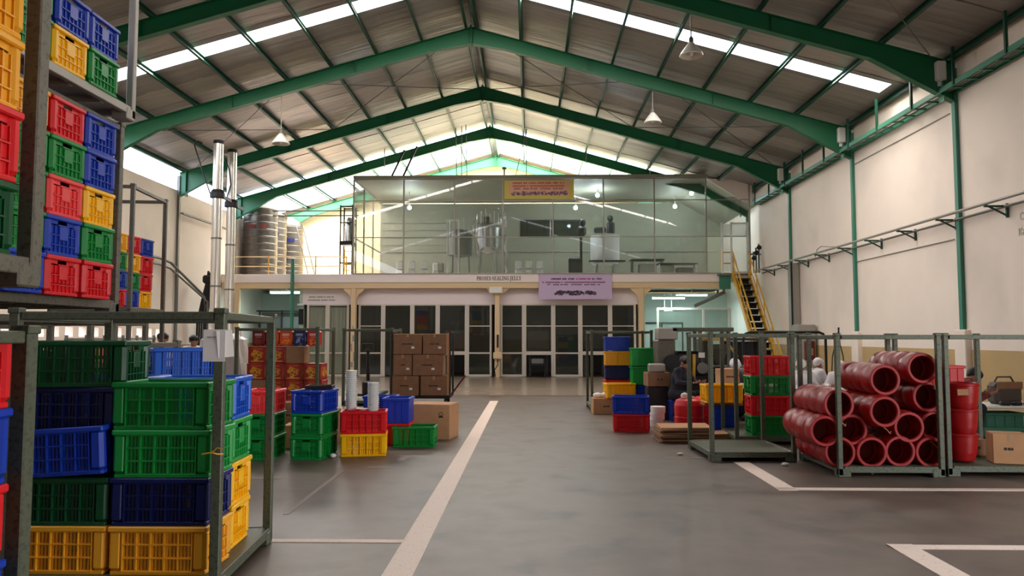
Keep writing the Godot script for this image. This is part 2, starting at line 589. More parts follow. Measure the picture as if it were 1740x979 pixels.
func portal_frame(k: int) -> void:
	# green welded frame: two I-section rafters with deeper ends, ridge plates and a column each side
	var z := -35.6 + 5.0 * k
	var where := ["green steel roof frame against the yellow gable, farthest from the camera", "pale-lit green roof frame directly above the front of the glazed room", "green steel roof frame whose left end meets the wall above the silver ducts", "green steel roof frame carrying the left lamp and the far right lamp", "nearest green roof frame in view, with a lamp hanging from its right rafter"]
	var t := thing("portal_frame", where[k], "roof frame", Vector3(RIDGE, 0, z), 0.0, "green roof frames")
	for sd in [-1.0, 1.0]:
		var reach: float = 10.3 if sd > 0 else 10.35
		var top := func(d: float) -> float: return 10.07 - PITCH * d
		# web as a polygon with a haunch at the knee and at the ridge
		var depth := func(d: float) -> float:
			return 0.36 + 0.45 * maxf(0.0, (d - reach + 1.7) / 1.7) + 0.10 * maxf(0.0, (0.9 - d) / 0.9)
		var ds := [0.0, 0.45, 0.9, 3.0, 6.0, reach - 1.7, reach - 0.9, reach]
		var web := []
		for d in ds:
			web.append(Vector2(sd * d, top.call(d)))
		for i in range(ds.size() - 1, -1, -1):
			web.append(Vector2(sd * ds[i], top.call(ds[i]) - depth.call(ds[i])))
		var r := part(t, "rafter", Geo.new().prism(web, 0.012, Transform3D(Basis(), Vector3(0, 0, 0.006))), M.frame_green)
		var g := Geo.new()
		for i in ds.size() - 1:
			for lower in [0.0, 1.0]:
				var a := Vector3(sd * ds[i], top.call(ds[i]) - lower * depth.call(ds[i]), 0)
				var b := Vector3(sd * ds[i + 1], top.call(ds[i + 1]) - lower * depth.call(ds[i + 1]), 0)
				var dir := (b - a).normalized()
				var up := Vector3(-dir.y, dir.x, 0) * (1.0 if dir.x > 0 else -1.0)
				g.box((a + b) / 2, Vector3((b - a).length() + 0.004, 0.014, 0.17), Basis(dir, up, dir.cross(up)))
		part(r, "flange", g, M.frame_green)
		var plates := Geo.new()
		plates.box(Vector3(sd * 0.012, top.call(0.0) - 0.23, 0), Vector3(0.02, 0.56, 0.2))
		for i in 5:
			plates.tube(Vector3(sd * 0.02, top.call(0.0) - 0.08 - 0.08 * i, 0.06), Vector3(sd * 0.05, top.call(0.0) - 0.08 - 0.08 * i, 0.06), 0.014, -1.0, 6)
		part(t, "ridge_plate", plates, M.frame_green)
		for d in [3.2, 6.6]:
			part(t, "stiffener", bx(Vector3(sd * d, top.call(d) - 0.18, 0), Vector3(0.01, 0.34, 0.15)), M.frame_green)
		# column: only its inner face stands proud of the wall
		var wx: float = (RIGHT if sd > 0 else LEFT) - RIDGE
		var base := 1.7 if sd > 0 else 0.0
		var ch: float = 7.05 - base
		var cg := Geo.new()
		cg.box(Vector3(wx - sd * 0.02, base + ch / 2, 0), Vector3(0.09, ch, 0.1))
		cg.box(Vector3(wx - sd * 0.07, base + ch / 2, 0), Vector3(0.014, ch, 0.12))
		part(t, "column", cg, M.wall_green if sd > 0 else M.grey_metal)
		part(t, "knee_plate", bx(Vector3(sd * (reach - 0.24), top.call(reach) - 0.37, 0), Vector3(0.02, 0.86, 0.2)), M.frame_green)


func lamps() -> void:
	# bell-shaped high-bay lamps on long rods under the rafters
	for q in [[Vector3(-6.87, 6.9, -20.7), 8.4, "white bell-shaped hanging lamp over the left side of the hall"], [Vector3(3.38, 7.42, -20.7), 8.4, "white bell-shaped hanging lamp on the right, the farther of two"], [Vector3(3.38, 7.42, -15.7), 8.4, "white bell-shaped hanging lamp on the right, nearest the camera"]]:
		var p: Vector3 = q[0]
		var t := thing("pendant_lamp", q[2], "lamp", p, 0.0, "high-bay lamps")
		var roofline := 10.07 - PITCH * absf(p.x - RIDGE) - 0.37
		part(t, "shade", Geo.new().lathe([Vector2(0.235, -0.02), Vector2(0.245, 0.0), Vector2(0.20, 0.07), Vector2(0.13, 0.17), Vector2(0.075, 0.24), Vector2(0.05, 0.27), Vector2(0.0, 0.275)], 28), M.window_white)
		part(t, "reflector", Geo.new().lathe([Vector2(0.23, -0.018), Vector2(0.19, 0.06), Vector2(0.12, 0.16), Vector2(0.0, 0.22)], 24), M.aluminium)
		part(t, "lamp_holder", Geo.new().lathe([Vector2(0.05, 0.26), Vector2(0.05, 0.36), Vector2(0.02, 0.40), Vector2(0.0, 0.40)], 14), M.grey_metal)
		part(t, "rod", Geo.new().tube(Vector3(0, 0.38, 0), Vector3(0, roofline - p.y, 0), 0.014, -1.0, 8), M.rail_grey)
		part(t, "bulb", Geo.new().ball(Vector3(0, 0.06, 0), Vector3(0.05, 0.08, 0.05)), M.white_plastic)


func wall_fittings() -> void:
	# cable ladder high on the right wall
	var t := thing("cable_ladder", "green cable ladder running along the top of the right wall", "cable tray", Vector3(8.53, 6.56, -16.5))
	for x in [-0.17, 0.17]:
		var g := Geo.new()
		g.box(Vector3(x, 0, 0), Vector3(0.012, 0.10, 24.6))
		for q in [-1.0, 1.0]:
			g.box(Vector3(x * 0.93, 0.047 * q, 0), Vector3(0.035, 0.008, 24.6))
		part(t, "side_rail", g, M.wall_green)
	for k in 49:
		part(t, "rung", bx(Vector3(0, -0.02, -12.2 + 0.5 * k), Vector3(0.33, 0.03, 0.05)), M.wall_green)
	for k in 15:
		part(t, "hanger", bx(Vector3(-0.18, 0.33, -11.8 + 1.667 * k), Vector3(0.05, 0.76, 0.05)), M.purlin_green)
	for k in 3:
		part(t, "cable", Geo.new().tube(Vector3(-0.09 + 0.08 * k, 0.015, -12.2), Vector3(-0.09 + 0.08 * k, 0.015, 12.2), 0.02, -1.0, 6), M.rail_grey)
	# pipe rails on triangular brackets along the middle of the right wall
	t = thing("pipe_rack", "two long pipes on green triangular brackets along the right wall", "pipe rack", Vector3(8.5, 3.96, -16.2))
	part(t, "pipe", Geo.new().tube(Vector3(-0.16, 0.03, -12.4), Vector3(-0.16, 0.03, 12.4), 0.03, -1.0, 10), M.rail_grey)
	part(t, "pipe", Geo.new().tube(Vector3(0.17, -0.03, -12.4), Vector3(0.17, -0.03, 12.4), 0.026, -1.0, 10), M.grey_metal)
	part(t, "cable", Geo.new().path([Vector3(-0.1, 0.03, -4.5), Vector3(-0.12, 0.10, -5.2), Vector3(-0.1, 0.2, -5.9), Vector3(0.0, 0.18, -6.5), Vector3(0.16, 0.02, -7.1)], 0.014, 6), M.rail_grey)
	for k in 15:
		var z := -11.2 + 1.667 * k
		var g := Geo.new()
		g.box(Vector3(0.02, -0.02, z), Vector3(0.42, 0.035, 0.04))
		g.box(Vector3(0.225, -0.10, z), Vector3(0.035, 0.26, 0.045))
		g.box(Vector3(0.04, -0.10, z), Vector3(0.40, 0.028, 0.03), Basis.from_euler(Vector3(0, 0, -0.48)))
		part(t, "bracket", g, M.purlin_green)
	# rainwater hoppers at the knees
	for k in 3:
		var z: float = [-15.7, -20.7, -25.7][k] + 0.1
		var w: String = ["nearest the camera", "in the middle of the three", "farthest of the three"][k]
		var o := thing("rainwater_hopper", "white rainwater box atop the right wall, " + w, "gutter box", Vector3(8.42, 6.72, z), 0.0, "white gutter boxes")
		part(o, "box", Geo.new().cbox(Vector3(0, 0.27, 0), Vector3(0.2, 0.42, 0.24), 0.03), M.window_white)
		part(o, "spout", Geo.new().tube(Vector3(0, 0.08, 0), Vector3(0, -0.04, 0), 0.05, -1.0, 12), M.window_white)
	t = thing("downpipe", "grey square duct on the right wall below the pipes", "duct", Vector3(8.595, 0, -25.05))
	part(t, "duct", cb(Vector3(0, 2.0, 0), Vector3(0.26, 3.9, 0.34), 0.01), M.rail_grey)
	part(t, "edge_strip", bx(Vector3(-0.13, 2.0, 0.19), Vector3(0.05, 3.9, 0.05)), M.dark_metal)
	t = thing("switch_cabinet", "tall grey switch cabinet standing against the right wall", "cabinet", Vector3(8.35, 0, -23.7))
	part(t, "body", cb(Vector3(0.05, 0.98, 0), Vector3(0.5, 1.9, 0.6), 0.015), M.rail_grey)
	var dr := part(t, "door", bx(Vector3(-0.21, 1.0, 0), Vector3(0.03, 1.75, 0.54)), M.rail_grey)
	part(dr, "handle", bx(Vector3(-0.235, 1.0, 0.2), Vector3(0.03, 0.16, 0.03)), M.black)
	part(t, "plinth", bx(Vector3(0, 0.03, 0), Vector3(0.45, 0.06, 0.5)), M.dark_metal)
	# faint painted letters at the right edge of the picture
	t = thing("wall_lettering", "faint grey lettering painted on the right wall", "lettering", Vector3(8.745, 3.5, -13.75))
	for q in [["C", 0.2, 0.0, 0.19], ["Ka", 0.19, 0.06, -0.08]]:
		var tm := TextMesh.new()
		var f := SystemFont.new()
		f.font_names = PackedStringArray(["Droid Sans"])
		f.font_weight = 700
		tm.font = f
		tm.text = q[0]
		tm.font_size = 32
		tm.pixel_size = q[1] / 32.0
		tm.depth = 0.006
		tm.horizontal_alignment = HORIZONTAL_ALIGNMENT_LEFT
		part(t, "letters", tm, M.rail_grey, Vector3(0, q[3], -q[2] + 0.0)).rotation.y = -PI / 2
	# two bright metal flues on the left, with clamped joints
	for k in 2:
		var p: Vector3 = [Vector3(-9.14, 0, -22.0), Vector3(-9.36, 0, -23.6)][k]
		var h: float = [7.22, 7.35][k]
		t = thing("metal_flue", ["shiny vertical metal duct left of the steel tanks, the left one of two", "shiny vertical metal duct left of the steel tanks, the right one of two"][k], "duct", p, 0.0, "vertical metal ducts")
		part(t, "pipe", Geo.new().tube(Vector3(0, 0, 0), Vector3(0, h, 0), 0.14, -1.0, 20), M.duct_metal)
		part(t, "collar", Geo.new().lathe([Vector2(0.14, 5.60), Vector2(0.21, 5.62), Vector2(0.21, 5.76), Vector2(0.17, 5.84), Vector2(0.14, 5.86)], 20), M.dark_metal)
		for y in [1.3, 3.0, 4.4]:
			part(t, "joint_band", Geo.new().tube(Vector3(0, y, 0), Vector3(0, y + 0.05, 0), 0.15, -1.0, 20), M.grey_metal)
		part(t, "cap", Geo.new().tube(Vector3(0, h, 0), Vector3(0, h + 0.1, 0), 0.15, -1.0, 20), M.dark_metal)
		part(t, "tie_bar", bx(Vector3(0.0, 5.72, -0.5), Vector3(0.05, 0.1, 1.0)), M.dark_metal)
		part(t, "sample_tube", Geo.new().path([Vector3(-0.2, 5.7, 0), Vector3(-0.42, 6.3, 0.0), Vector3(-0.66, 7.0, 0.0), Vector3(-0.72, 7.2, 0.0), Vector3(-0.62, 7.32, 0.0), Vector3(-0.5, 7.25, 0.0)] if k == 0 else [Vector3(-0.1, 5.8, 0.18), Vector3(0.05, 6.3, 0.2), Vector3(-0.02, 6.8, 0.2), Vector3(-0.16, 7.1, 0.15)], 0.02, 6), M.dark_metal)
	# pipe bends and hoses on the left wall
	t = thing("wall_pipes", "grey pipes stepping down the left wall to a bundle of hoses", "pipes", Vector3(-11.85, 0, -25.0))
	part(t, "pipe", Geo.new().path([Vector3(0, 4.1, 4.5), Vector3(0, 4.08, 0.9), Vector3(0.05, 4.0, 0.2), Vector3(0.3, 3.1, -1.6), Vector3(0.32, 2.95, -1.9), Vector3(0.32, 0.3, -2.0)], 0.045, 8), M.grey_metal)
	part(t, "pipe", Geo.new().path([Vector3(0, 3.9, 4.5), Vector3(0, 3.88, 0.9), Vector3(0.05, 3.8, 0.2), Vector3(0.4, 2.95, -1.5), Vector3(0.45, 2.8, -1.8), Vector3(0.46, 0.3, -1.9)], 0.035, 8), M.grey_metal)
	part(t, "ledge", bx(Vector3(0.05, 5.75, -2.6), Vector3(0.1, 0.05, 4.2)), M.grey_metal)
	for k in 5:
		part(t, "hose", Geo.new().path([Vector3(0.42 + 0.05 * k, 3.9 - 0.05 * k, -1.9), Vector3(0.36 + 0.06 * k, 3.5, -1.9), Vector3(0.2 + 0.07 * k, 2.8, -1.9), Vector3(0.06 + 0.08 * k, 2.1, -1.9), Vector3(0.05 + 0.08 * k, 0.05, -1.9)], 0.035, 7), M.dark_metal)
	part(t, "valve", cb(Vector3(0.45, 3.6, -1.9), Vector3(0.4, 0.3, 0.3), 0.06), M.dark_metal)


# ---------------------------------------------------------------- the mezzanine and what is under it
const DECK := 3.97
const FRONT := -29.3


func mezzanine() -> void:
	var t := node("floor_mezzanine")
	part(t, "slab", bx(Vector3(-1.75, 3.81, -32.75), Vector3(20.5, 0.3, 6.7)), M.fascia_paint)
	part(t, "fascia", cb(Vector3(-2.3, 3.815, FRONT - 0.05), Vector3(19.3, 0.33, 0.1), 0.01), M.fascia_paint)
	part(t, "beam", cb(Vector3(-2.3, 3.54, FRONT - 0.15), Vector3(19.3, 0.22, 0.2), 0.01), M.beam_paint)
	for x in [-11.35, -6.8, -1.24, 4.27]:
		var col := part(t, "column", cb(Vector3(x, 1.72, FRONT - 0.15), Vector3(0.2, 3.44, 0.22), 0.02), M.beam_paint)
		if x == -6.8:
			for q in [[0.02, 1.5, 0.08, 0.24], [-0.05, 1.15, 0.06, 0.3], [0.05, 0.8, 0.07, 0.36], [-0.03, 0.5, 0.1, 0.2], [0.0, 1.9, 0.05, 0.16]]:
				part(col, "peeled_patch", bx(Vector3(x + q[0], q[1], FRONT - 0.039), Vector3(q[2], q[3], 0.004)), M.rail_grey)
		if x > -11.0:
			for sd in [-1.0, 1.0]:
				part(col, "bracket", Geo.new().prism([Vector2(x + sd * 0.1, 3.43), Vector2(x + sd * 0.42, 3.43), Vector2(x + sd * 0.36, 3.34), Vector2(x + sd * 0.2, 3.22), Vector2(x + sd * 0.1, 3.02)], 0.1, Transform3D(Basis(), Vector3(0, 0, FRONT - 0.1))), M.beam_paint)
	# header panel and the row of glazed doors
	struct("wall_facade", bx(Vector3(-2.3, 3.13, -29.83), Vector3(13.2, 0.62, 0.1)), M.panel_paint)
	var panels := [[-8.72, -7.905, 2], [-7.905, -7.06, 2], [-6.69, -5.72, 1], [-5.72, -4.58, 3], [-4.58, -3.585, 3], [-3.585, -2.44, 4], [-2.44, -1.47, 1], [-1.14, -0.215, 1], [-0.215, 0.915, 4], [0.915, 1.965, 1], [1.965, 3.12, 4], [3.12, 4.12, 1]]
	for k in panels.size():
		var q: Array = panels[k]
		var d := node("door_%d" % (k + 1))
		var w: float = q[1] - q[0]
		var cx: float = (q[0] + q[1]) / 2
		d.position = Vector3(cx, 0, -29.8)
		for sd in [-1.0, 1.0]:
			part(d, "stile", cb(Vector3(sd * (w / 2 - 0.043), 1.425, 0), Vector3(0.085, 2.8, 0.07), 0.006), M.aluminium)
		part(d, "top_rail", cb(Vector3(0, 2.81, 0), Vector3(w - 0.17, 0.06, 0.07), 0.006), M.aluminium)
		var rows := [0.06, 0.93, 2.78]
		var kind: int = q[2]
		if kind != 3:
			part(d, "middle_rail", cb(Vector3(0, 0.93, 0), Vector3(w - 0.17, 0.14 if kind == 4 else 0.06, 0.06), 0.006), M.aluminium)
		if kind != 4 and kind != 3:
			part(d, "bottom_rail", cb(Vector3(0, 0.06, 0), Vector3(w - 0.17, 0.09, 0.06), 0.006), M.aluminium)
		if (k >= 6 or k == 2) and kind != 2:
			part(d, "glazing_bar", bx(Vector3(0, 1.98, 0), Vector3(w - 0.17, 0.035, 0.05)), M.aluminium)
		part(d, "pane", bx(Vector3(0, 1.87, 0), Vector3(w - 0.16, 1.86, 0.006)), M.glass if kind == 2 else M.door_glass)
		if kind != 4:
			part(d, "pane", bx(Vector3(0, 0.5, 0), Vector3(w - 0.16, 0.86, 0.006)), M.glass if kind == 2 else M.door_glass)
		if kind == 2:
			part(d, "curtain", curtain(w - 0.02, 2.6), M.curtain_cloth, Vector3(0, 0.12, -0.12))
		if kind == 1:
			part(d, "handle", bx(Vector3(w / 2 - 0.035, 1.15, 0.06), Vector3(0.03, 0.28, 0.04)), M.window_white)
	# the dim rooms behind the doors
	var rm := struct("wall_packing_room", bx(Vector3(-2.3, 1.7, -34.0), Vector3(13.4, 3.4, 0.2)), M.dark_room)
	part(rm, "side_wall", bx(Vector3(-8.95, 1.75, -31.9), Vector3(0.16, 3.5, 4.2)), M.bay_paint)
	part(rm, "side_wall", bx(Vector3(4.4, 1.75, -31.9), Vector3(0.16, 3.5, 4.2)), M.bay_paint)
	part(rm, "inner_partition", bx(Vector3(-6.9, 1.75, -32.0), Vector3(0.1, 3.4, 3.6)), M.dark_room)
	for q in [[-3.0, 0.95, "pale machine standing behind the glass doors, left of the middle column"], [0.35, 0.85, "pale machine standing behind the glass doors, right of the middle column"], [2.6, 0.9, "pale machine standing behind the glass doors near the right column"]]:
		var m := thing("packing_machine", q[2], "machine", Vector3(q[0], 0, -31.4), 0.0, "machines behind the glass doors")
		part(m, "cabinet", cb(Vector3(0, 1.45, 0), Vector3(q[1], 0.75, 0.7), 0.04), M.rail_grey)
		part(m, "bed", cb(Vector3(0, 0.9, 0.1), Vector3(q[1] + 0.1, 0.12, 0.9), 0.02), M.grey_metal)
		part(m, "hopper", Geo.new().lathe([Vector2(0.05, 1.8), Vector2(0.22, 2.1), Vector2(0.22, 2.2)], 14), M.grey_metal)
		for x in [-1.0, 1.0]:
			for z in [-0.2, 0.4]:
				part(m, "leg", bx(Vector3(x * q[1] * 0.42, 0.43, z), Vector3(0.06, 0.84, 0.06)), M.grey_metal)
	var tr := thing("hand_truck", "dark hand truck parked in the open doorway right of the middle column", "trolley", Vector3(0.3, 0, -29.6))
	part(tr, "bed", cb(Vector3(0, 0.5, 0), Vector3(0.6, 0.06, 0.5), 0.01), M.dark_metal)
	part(tr, "load", cb(Vector3(0, 0.62, 0), Vector3(0.5, 0.2, 0.4), 0.03), M.grey_metal)
	for x in [-0.28, 0.28]:
		part(tr, "frame", bx(Vector3(x, 0.42, 0), Vector3(0.04, 0.6, 0.46)), M.dark_metal)
		part(tr, "wheel", Geo.new().tube(Vector3(x - 0.03, 0.09, 0.2), Vector3(x + 0.03, 0.09, 0.2), 0.09, -1.0, 16), M.rubber)
	# things fixed on the middle column
	tr = thing("fire_hose_box", "pale metal box with a hanging cable on the middle cream column", "box", Vector3(-1.24, 0, FRONT + 0.02))
	part(tr, "box", cb(Vector3(-0.05, 3.35, 0.06), Vector3(0.5, 0.24, 0.16), 0.02), M.window_white)
	part(tr, "lower_box", cb(Vector3(0.02, 0.85, 0.05), Vector3(0.34, 0.26, 0.14), 0.03), M.beam_paint)
	part(tr, "hand_set", cb(Vector3(0.02, 1.4, 0.03), Vector3(0.07, 0.5, 0.06), 0.015), M.dark_metal)
	part(tr, "cable", Geo.new().path([Vector3(0.02, 0.75, 0.06), Vector3(0.03, 0.5, 0.07), Vector3(-0.1, 0.3, 0.08), Vector3(-0.06, 0.03, 0.08)], 0.02, 6), M.dark_metal)
	# lettering on the fascia
	tr = thing("fascia_sign", "small dark capital lettering on the mezzanine edge above the middle column", "sign", Vector3(-1.18, 3.8, FRONT + 0.004))
	text_on(tr, "PROSES SEALING JELLY", 0.15, M.print_ink, 1.72)
	tr = thing("facade_notice", "two faint lines of small lettering on the panel above the leftmost doors", "sign", Vector3(-8.15, 3.0, -29.77))
	part(tr, "line", ink_line(1.0, 0.05, 3), M.rail_grey, Vector3(0, 0.12, 0))
	part(tr, "line", ink_line(1.1, 0.05, 4), M.rail_grey, Vector3(0, 0.0, 0))
	banners()
	bays()


func text_on(t: Node3D, s: String, h: float, m: Material, width: float) -> void:
	var tm := TextMesh.new()
	var f := SystemFont.new()
	f.font_names = PackedStringArray(["Droid Serif"])
	f.font_weight = 700
	tm.font = f
	tm.text = s
	tm.font_size = 32
	tm.pixel_size = h * 1.35 / 32.0
	tm.depth = 0.006
	var o := part(t, "lettering", tm, m)
	o.scale.x = width / maxf(tm.get_aabb().size.x, 0.01)


func ink_line(w: float, h: float, seed_: int) -> Geo:
	# a row of small raised marks, lettering too small to read
	var r := RandomNumberGenerator.new()
	r.seed = seed_
	var g := Geo.new()
	var x := -w / 2
	while x < w / 2 - 0.03:
		var l := r.randf_range(0.02, 0.05)
		if r.randf() > 0.14:
			g.box(Vector3(x + l / 2, 0, 0), Vector3(l * 0.75, h, 0.006))
		x += l
	return g


func curtain(w: float, h: float) -> Geo:
	# vertical folds
	var g := Geo.new()
	var n := 40
	for i in n:
		var x0 := -w / 2 + w * i / n
		var x1 := -w / 2 + w * (i + 1) / n
		var z0 := 0.03 * sin(i * 1.3) + 0.012 * sin(i * 3.1)
		var z1 := 0.03 * sin((i + 1) * 1.3) + 0.012 * sin((i + 1) * 3.1)
		g.quad(Vector3(x0, h, z0), Vector3(x1, h, z1), Vector3(x1, 0, z1), Vector3(x0, 0, z0), Vector3.BACK)
		g.quad(Vector3(x0, h, z0 - 0.01), Vector3(x1, h, z1 - 0.01), Vector3(x1, 0, z1 - 0.01), Vector3(x0, 0, z0 - 0.01), Vector3.FORWARD)
	return g


func banner_image(w: int, h: int, back: Color, inner: Color, lines: Array, photo: Array, rim: int) -> ImageTexture:
	# flat print: a coloured field, rows of small lettering and a strip of blurred group photographs
	var r := RandomNumberGenerator.new()
	r.seed = w
	var im := Image.create(w, h, false, Image.FORMAT_RGB8)
	im.fill(back)
	im.fill_rect(Rect2i(rim, rim / 3, w - 2 * rim, h - rim), inner)
	for l in lines:
		var x := int(l[0] * w)
		while x < l[1] * w:
			var d := r.randi_range(5, 11)
			if r.randf() > 0.12:
				im.fill_rect(Rect2i(x, int(l[2] * h) + r.randi_range(0, 1), d - 2, int(l[3] * h)), l[4])
			x += d
	var p := photo
	for k in int(p[5]):
		var cx := r.randf_range(p[0], p[1]) * w
		var cy := r.randf_range(p[2], p[3]) * h
		var rad := r.randf_range(3, 9)
		var c: Color = p[4].lerp(p[6], r.randf() * r.randf())
		for y in range(int(cy - rad), int(cy + rad)):
			for x in range(int(cx - rad * 1.4), int(cx + rad * 1.4)):
				if x >= 0 and y >= 0 and x < w and y < h and Vector2((x - cx) / 1.4, y - cy).length() < rad:
					im.set_pixel(x, y, c)
	return ImageTexture.create_from_image(im)


func banners() -> void:
	var m := mat("banner_yellow", Color.WHITE, 0.6)
	m.albedo_texture = banner_image(512, 136, Color(0.86, 0.78, 0.36), Color(0.88, 0.70, 0.58), [[0.12, 0.86, 0.10, 0.10, Color(0.80, 0.32, 0.30)], [0.12, 0.86, 0.26, 0.10, Color(0.80, 0.35, 0.34)], [0.14, 0.84, 0.41, 0.09, Color(0.68, 0.36, 0.46)]], [0.09, 0.90, 0.62, 0.78, Color(0.42, 0.28, 0.42), 90, Color(0.85, 0.72, 0.62)], 34)
	var t := thing("banner", "yellow printed banner hung on the glass at the top of the glazed room", "banner", Vector3(0.37, 6.87, FRONT + 0.06))
	part(t, "sheet", bx(Vector3(0, 0.365, 0), Vector3(2.68, 0.73, 0.012)), M.banner_yellow)
	part(t, "batten", Geo.new().tube(Vector3(-1.36, 0.735, 0), Vector3(1.36, 0.735, 0), 0.015, -1.0, 8), M.rail_grey)
	m = mat("banner_lilac", Color.WHITE, 0.6)
	m.albedo_texture = banner_image(512, 170, Color(0.80, 0.70, 0.82), Color(0.79, 0.70, 0.82), [[0.17, 0.48, 0.15, 0.07, Color(0.20, 0.10, 0.18)], [0.51, 0.70, 0.15, 0.07, Color(0.62, 0.16, 0.38)], [0.73, 0.88, 0.15, 0.07, Color(0.30, 0.16, 0.30)], [0.05, 0.9, 0.29, 0.06, Color(0.46, 0.20, 0.42)], [0.12, 0.85, 0.39, 0.05, Color(0.34, 0.18, 0.36)]], [0.22, 0.78, 0.68, 0.82, Color(0.16, 0.12, 0.17), 110, Color(0.62, 0.52, 0.62)], 6)
	t = thing("banner", "lilac printed banner hanging over the mezzanine edge, right of the middle column", "banner", Vector3(1.75, 3.0, FRONT + 0.03))
	part(t, "sheet", bx(Vector3(0, 0.475, 0), Vector3(2.8, 0.95, 0.012)), M.banner_lilac)
	for x in [-1.38, 1.38]:
		part(t, "eyelet", Geo.new().tube(Vector3(x, 0.92, 0), Vector3(x, 0.92, 0.016), 0.02, -1.0, 10), M.grey_metal)


func tube_lamp(p: Vector3, label: String, energy: float, length := 1.25) -> void:
	var t := thing("tube_lamp", label, "lamp", p, 0.0, "fluorescent tube lamps under the mezzanine")
	part(t, "housing", cb(Vector3(0, 0.05, 0), Vector3(length + 0.06, 0.07, 0.2), 0.01), M.window_white)
	for z in [-0.05, 0.05]:
		part(t, "tube", Geo.new().tube(Vector3(-length / 2, -0.01, z), Vector3(length / 2, -0.01, z), 0.034, -1.0, 10), M.tube_glow)
	part(t, "suspension", bx(Vector3(0, 0.14, 0), Vector3(0.03, 0.14, 0.03)), M.window_white)
	var l := AreaLight3D.new()
	l.name = "tube_light"
	l.area_size = Vector2(length, 0.16)
	l.light_energy = energy
	l.light_color = Color(0.86, 0.98, 1.0)
	l.area_range = 30.0
	l.shadow_enabled = true
	t.add_child(l)
	l.position = Vector3(0, -0.05, 0)
	l.rotation.x = -PI / 2


func bays() -> void:
	# left bay: open under the slab, with a green-lit store
	var w := struct("wall_left_bay", bx(Vector3(-10.5, 1.75, -34.0), Vector3(3.0, 3.5, 0.2)), M.bay_paint)
	part(w, "shelf_board", bx(Vector3(-10.4, 2.55, -33.6), Vector3(2.6, 0.06, 0.5)), M.dark_metal)
	tube_lamp(Vector3(-9.75, 3.34, -30.4), "glowing double fluorescent tube under the left end of the mezzanine", 5.5)
	var t := thing("store_shelf", "dark metal shelf unit in the bay under the left end of the mezzanine", "shelf", Vector3(-10.5, 0, -32.2))
	for x in [-0.95, 0.0, 0.95]:
		part(t, "post", bx(Vector3(x, 1.35, 0), Vector3(0.06, 2.7, 0.06)), M.dark_metal)
	for y in [0.5, 1.2, 1.9, 2.65]:
		part(t, "board", bx(Vector3(0, y, 0), Vector3(2.0, 0.05, 0.5)), M.dark_metal)
	part(t, "back_panel", bx(Vector3(0, 2.25, -0.24), Vector3(1.9, 0.7, 0.02)), M.grey_metal)
	t = thing("control_panel", "small dark panel on the partition beside the left fluorescent tube", "panel", Vector3(-8.95, 2.1, -29.75))
	part(t, "box", cb(Vector3(0, 0.25, 0), Vector3(0.16, 0.6, 0.12), 0.01), M.dark_metal)
	part(t, "lamp_cover", cb(Vector3(0.0, 0.72, 0.02), Vector3(0.26, 0.07, 0.12), 0.01), M.white_plastic)
	t = thing("green_pipe", "green vertical pipe in front of the left end of the mezzanine", "pipe", Vector3(-9.12, 0, FRONT + 0.16))
	part(t, "pipe", Geo.new().tube(Vector3(0, 0, 0), Vector3(0, 4.55, 0), 0.07, -1.0, 14), M.wall_green)
	for y in [1.2, 3.6]:
		part(t, "clamp", Geo.new().tube(Vector3(0, y, 0), Vector3(0, y + 0.05, 0), 0.085, -1.0, 14), M.grey_metal)
	# right bay: a green-lit workshop with a glazed partition
	w = struct("wall_right_bay", bx(Vector3(6.6, 1.75, -34.2), Vector3(4.3, 3.5, 0.2)), M.bay_paint)
	for q in [[5.35, 0.75], [6.3, 0.85]]:
		part(w, "door_leaf", bx(Vector3(q[0], 1.05, -34.06), Vector3(q[1], 2.1, 0.05)), M.bay_paint)
		for sd in [-1.0, 1.0]:
			part(w, "door_frame", bx(Vector3(q[0] + sd * (q[1] / 2 + 0.03), 1.08, -34.04), Vector3(0.06, 2.16, 0.08)), M.dark_metal)
		part(w, "door_frame", bx(Vector3(q[0], 2.18, -34.04), Vector3(q[1] + 0.12, 0.06, 0.08)), M.dark_metal)
	tube_lamp(Vector3(5.5, 3.1, -30.4), "large glowing fluorescent tube under the right end of the mezzanine", 6.5)
	tube_lamp(Vector3(6.75, 3.3, -32.0), "smaller glowing fluorescent tube behind the large one, right end", 4.0)
	t = thing("exit_lamp_box", "small white box hanging below the large right fluorescent tube", "fixture", Vector3(5.62, 2.6, -31.2))
	part(t, "box", cb(Vector3(0, 0.05, 0), Vector3(0.34, 0.1, 0.1), 0.01), M.white_plastic)
	for x in [-0.14, 0.14]:
		part(t, "hanger", bx(Vector3(x, 0.4, 0), Vector3(0.03, 0.62, 0.03)), M.white_plastic)
	var win := node("window_1")
	win.position = Vector3(6.35, 0, -30.6)
	for x in [-1.25, 0.55, 1.6]:
		part(win, "frame", bx(Vector3(x, 1.35, 0), Vector3(0.08, 2.7, 0.08)), M.aluminium)
	for y in [0.95, 2.68]:
		part(win, "frame", bx(Vector3(0.17, y, 0), Vector3(2.9, 0.08, 0.07)), M.aluminium)
	part(win, "pane", bx(Vector3(-0.35, 1.82, 0), Vector3(1.72, 1.65, 0.006)), M.glass)
	part(win, "pane", bx(Vector3(1.075, 1.82, 0), Vector3(0.97, 1.65, 0.006)), M.glass)
	part(win, "lower_panel", bx(Vector3(0.17, 0.47, 0), Vector3(2.85, 0.9, 0.04)), M.bay_paint)
	t = thing("stair_brace", "dark sloping steel brace under the mezzanine beside the yellow stair", "brace", Vector3(7.0, 0, -29.9))
	part(t, "strut", Geo.new().tube(Vector3(-0.6, 2.75, 0), Vector3(0.6, 3.3, 0), 0.07, -1.0, 8), M.grey_metal)
	part(t, "hanger", bx(Vector3(0.55, 3.5, 0), Vector3(0.1, 0.3, 0.1)), M.grey_metal)
	stair()


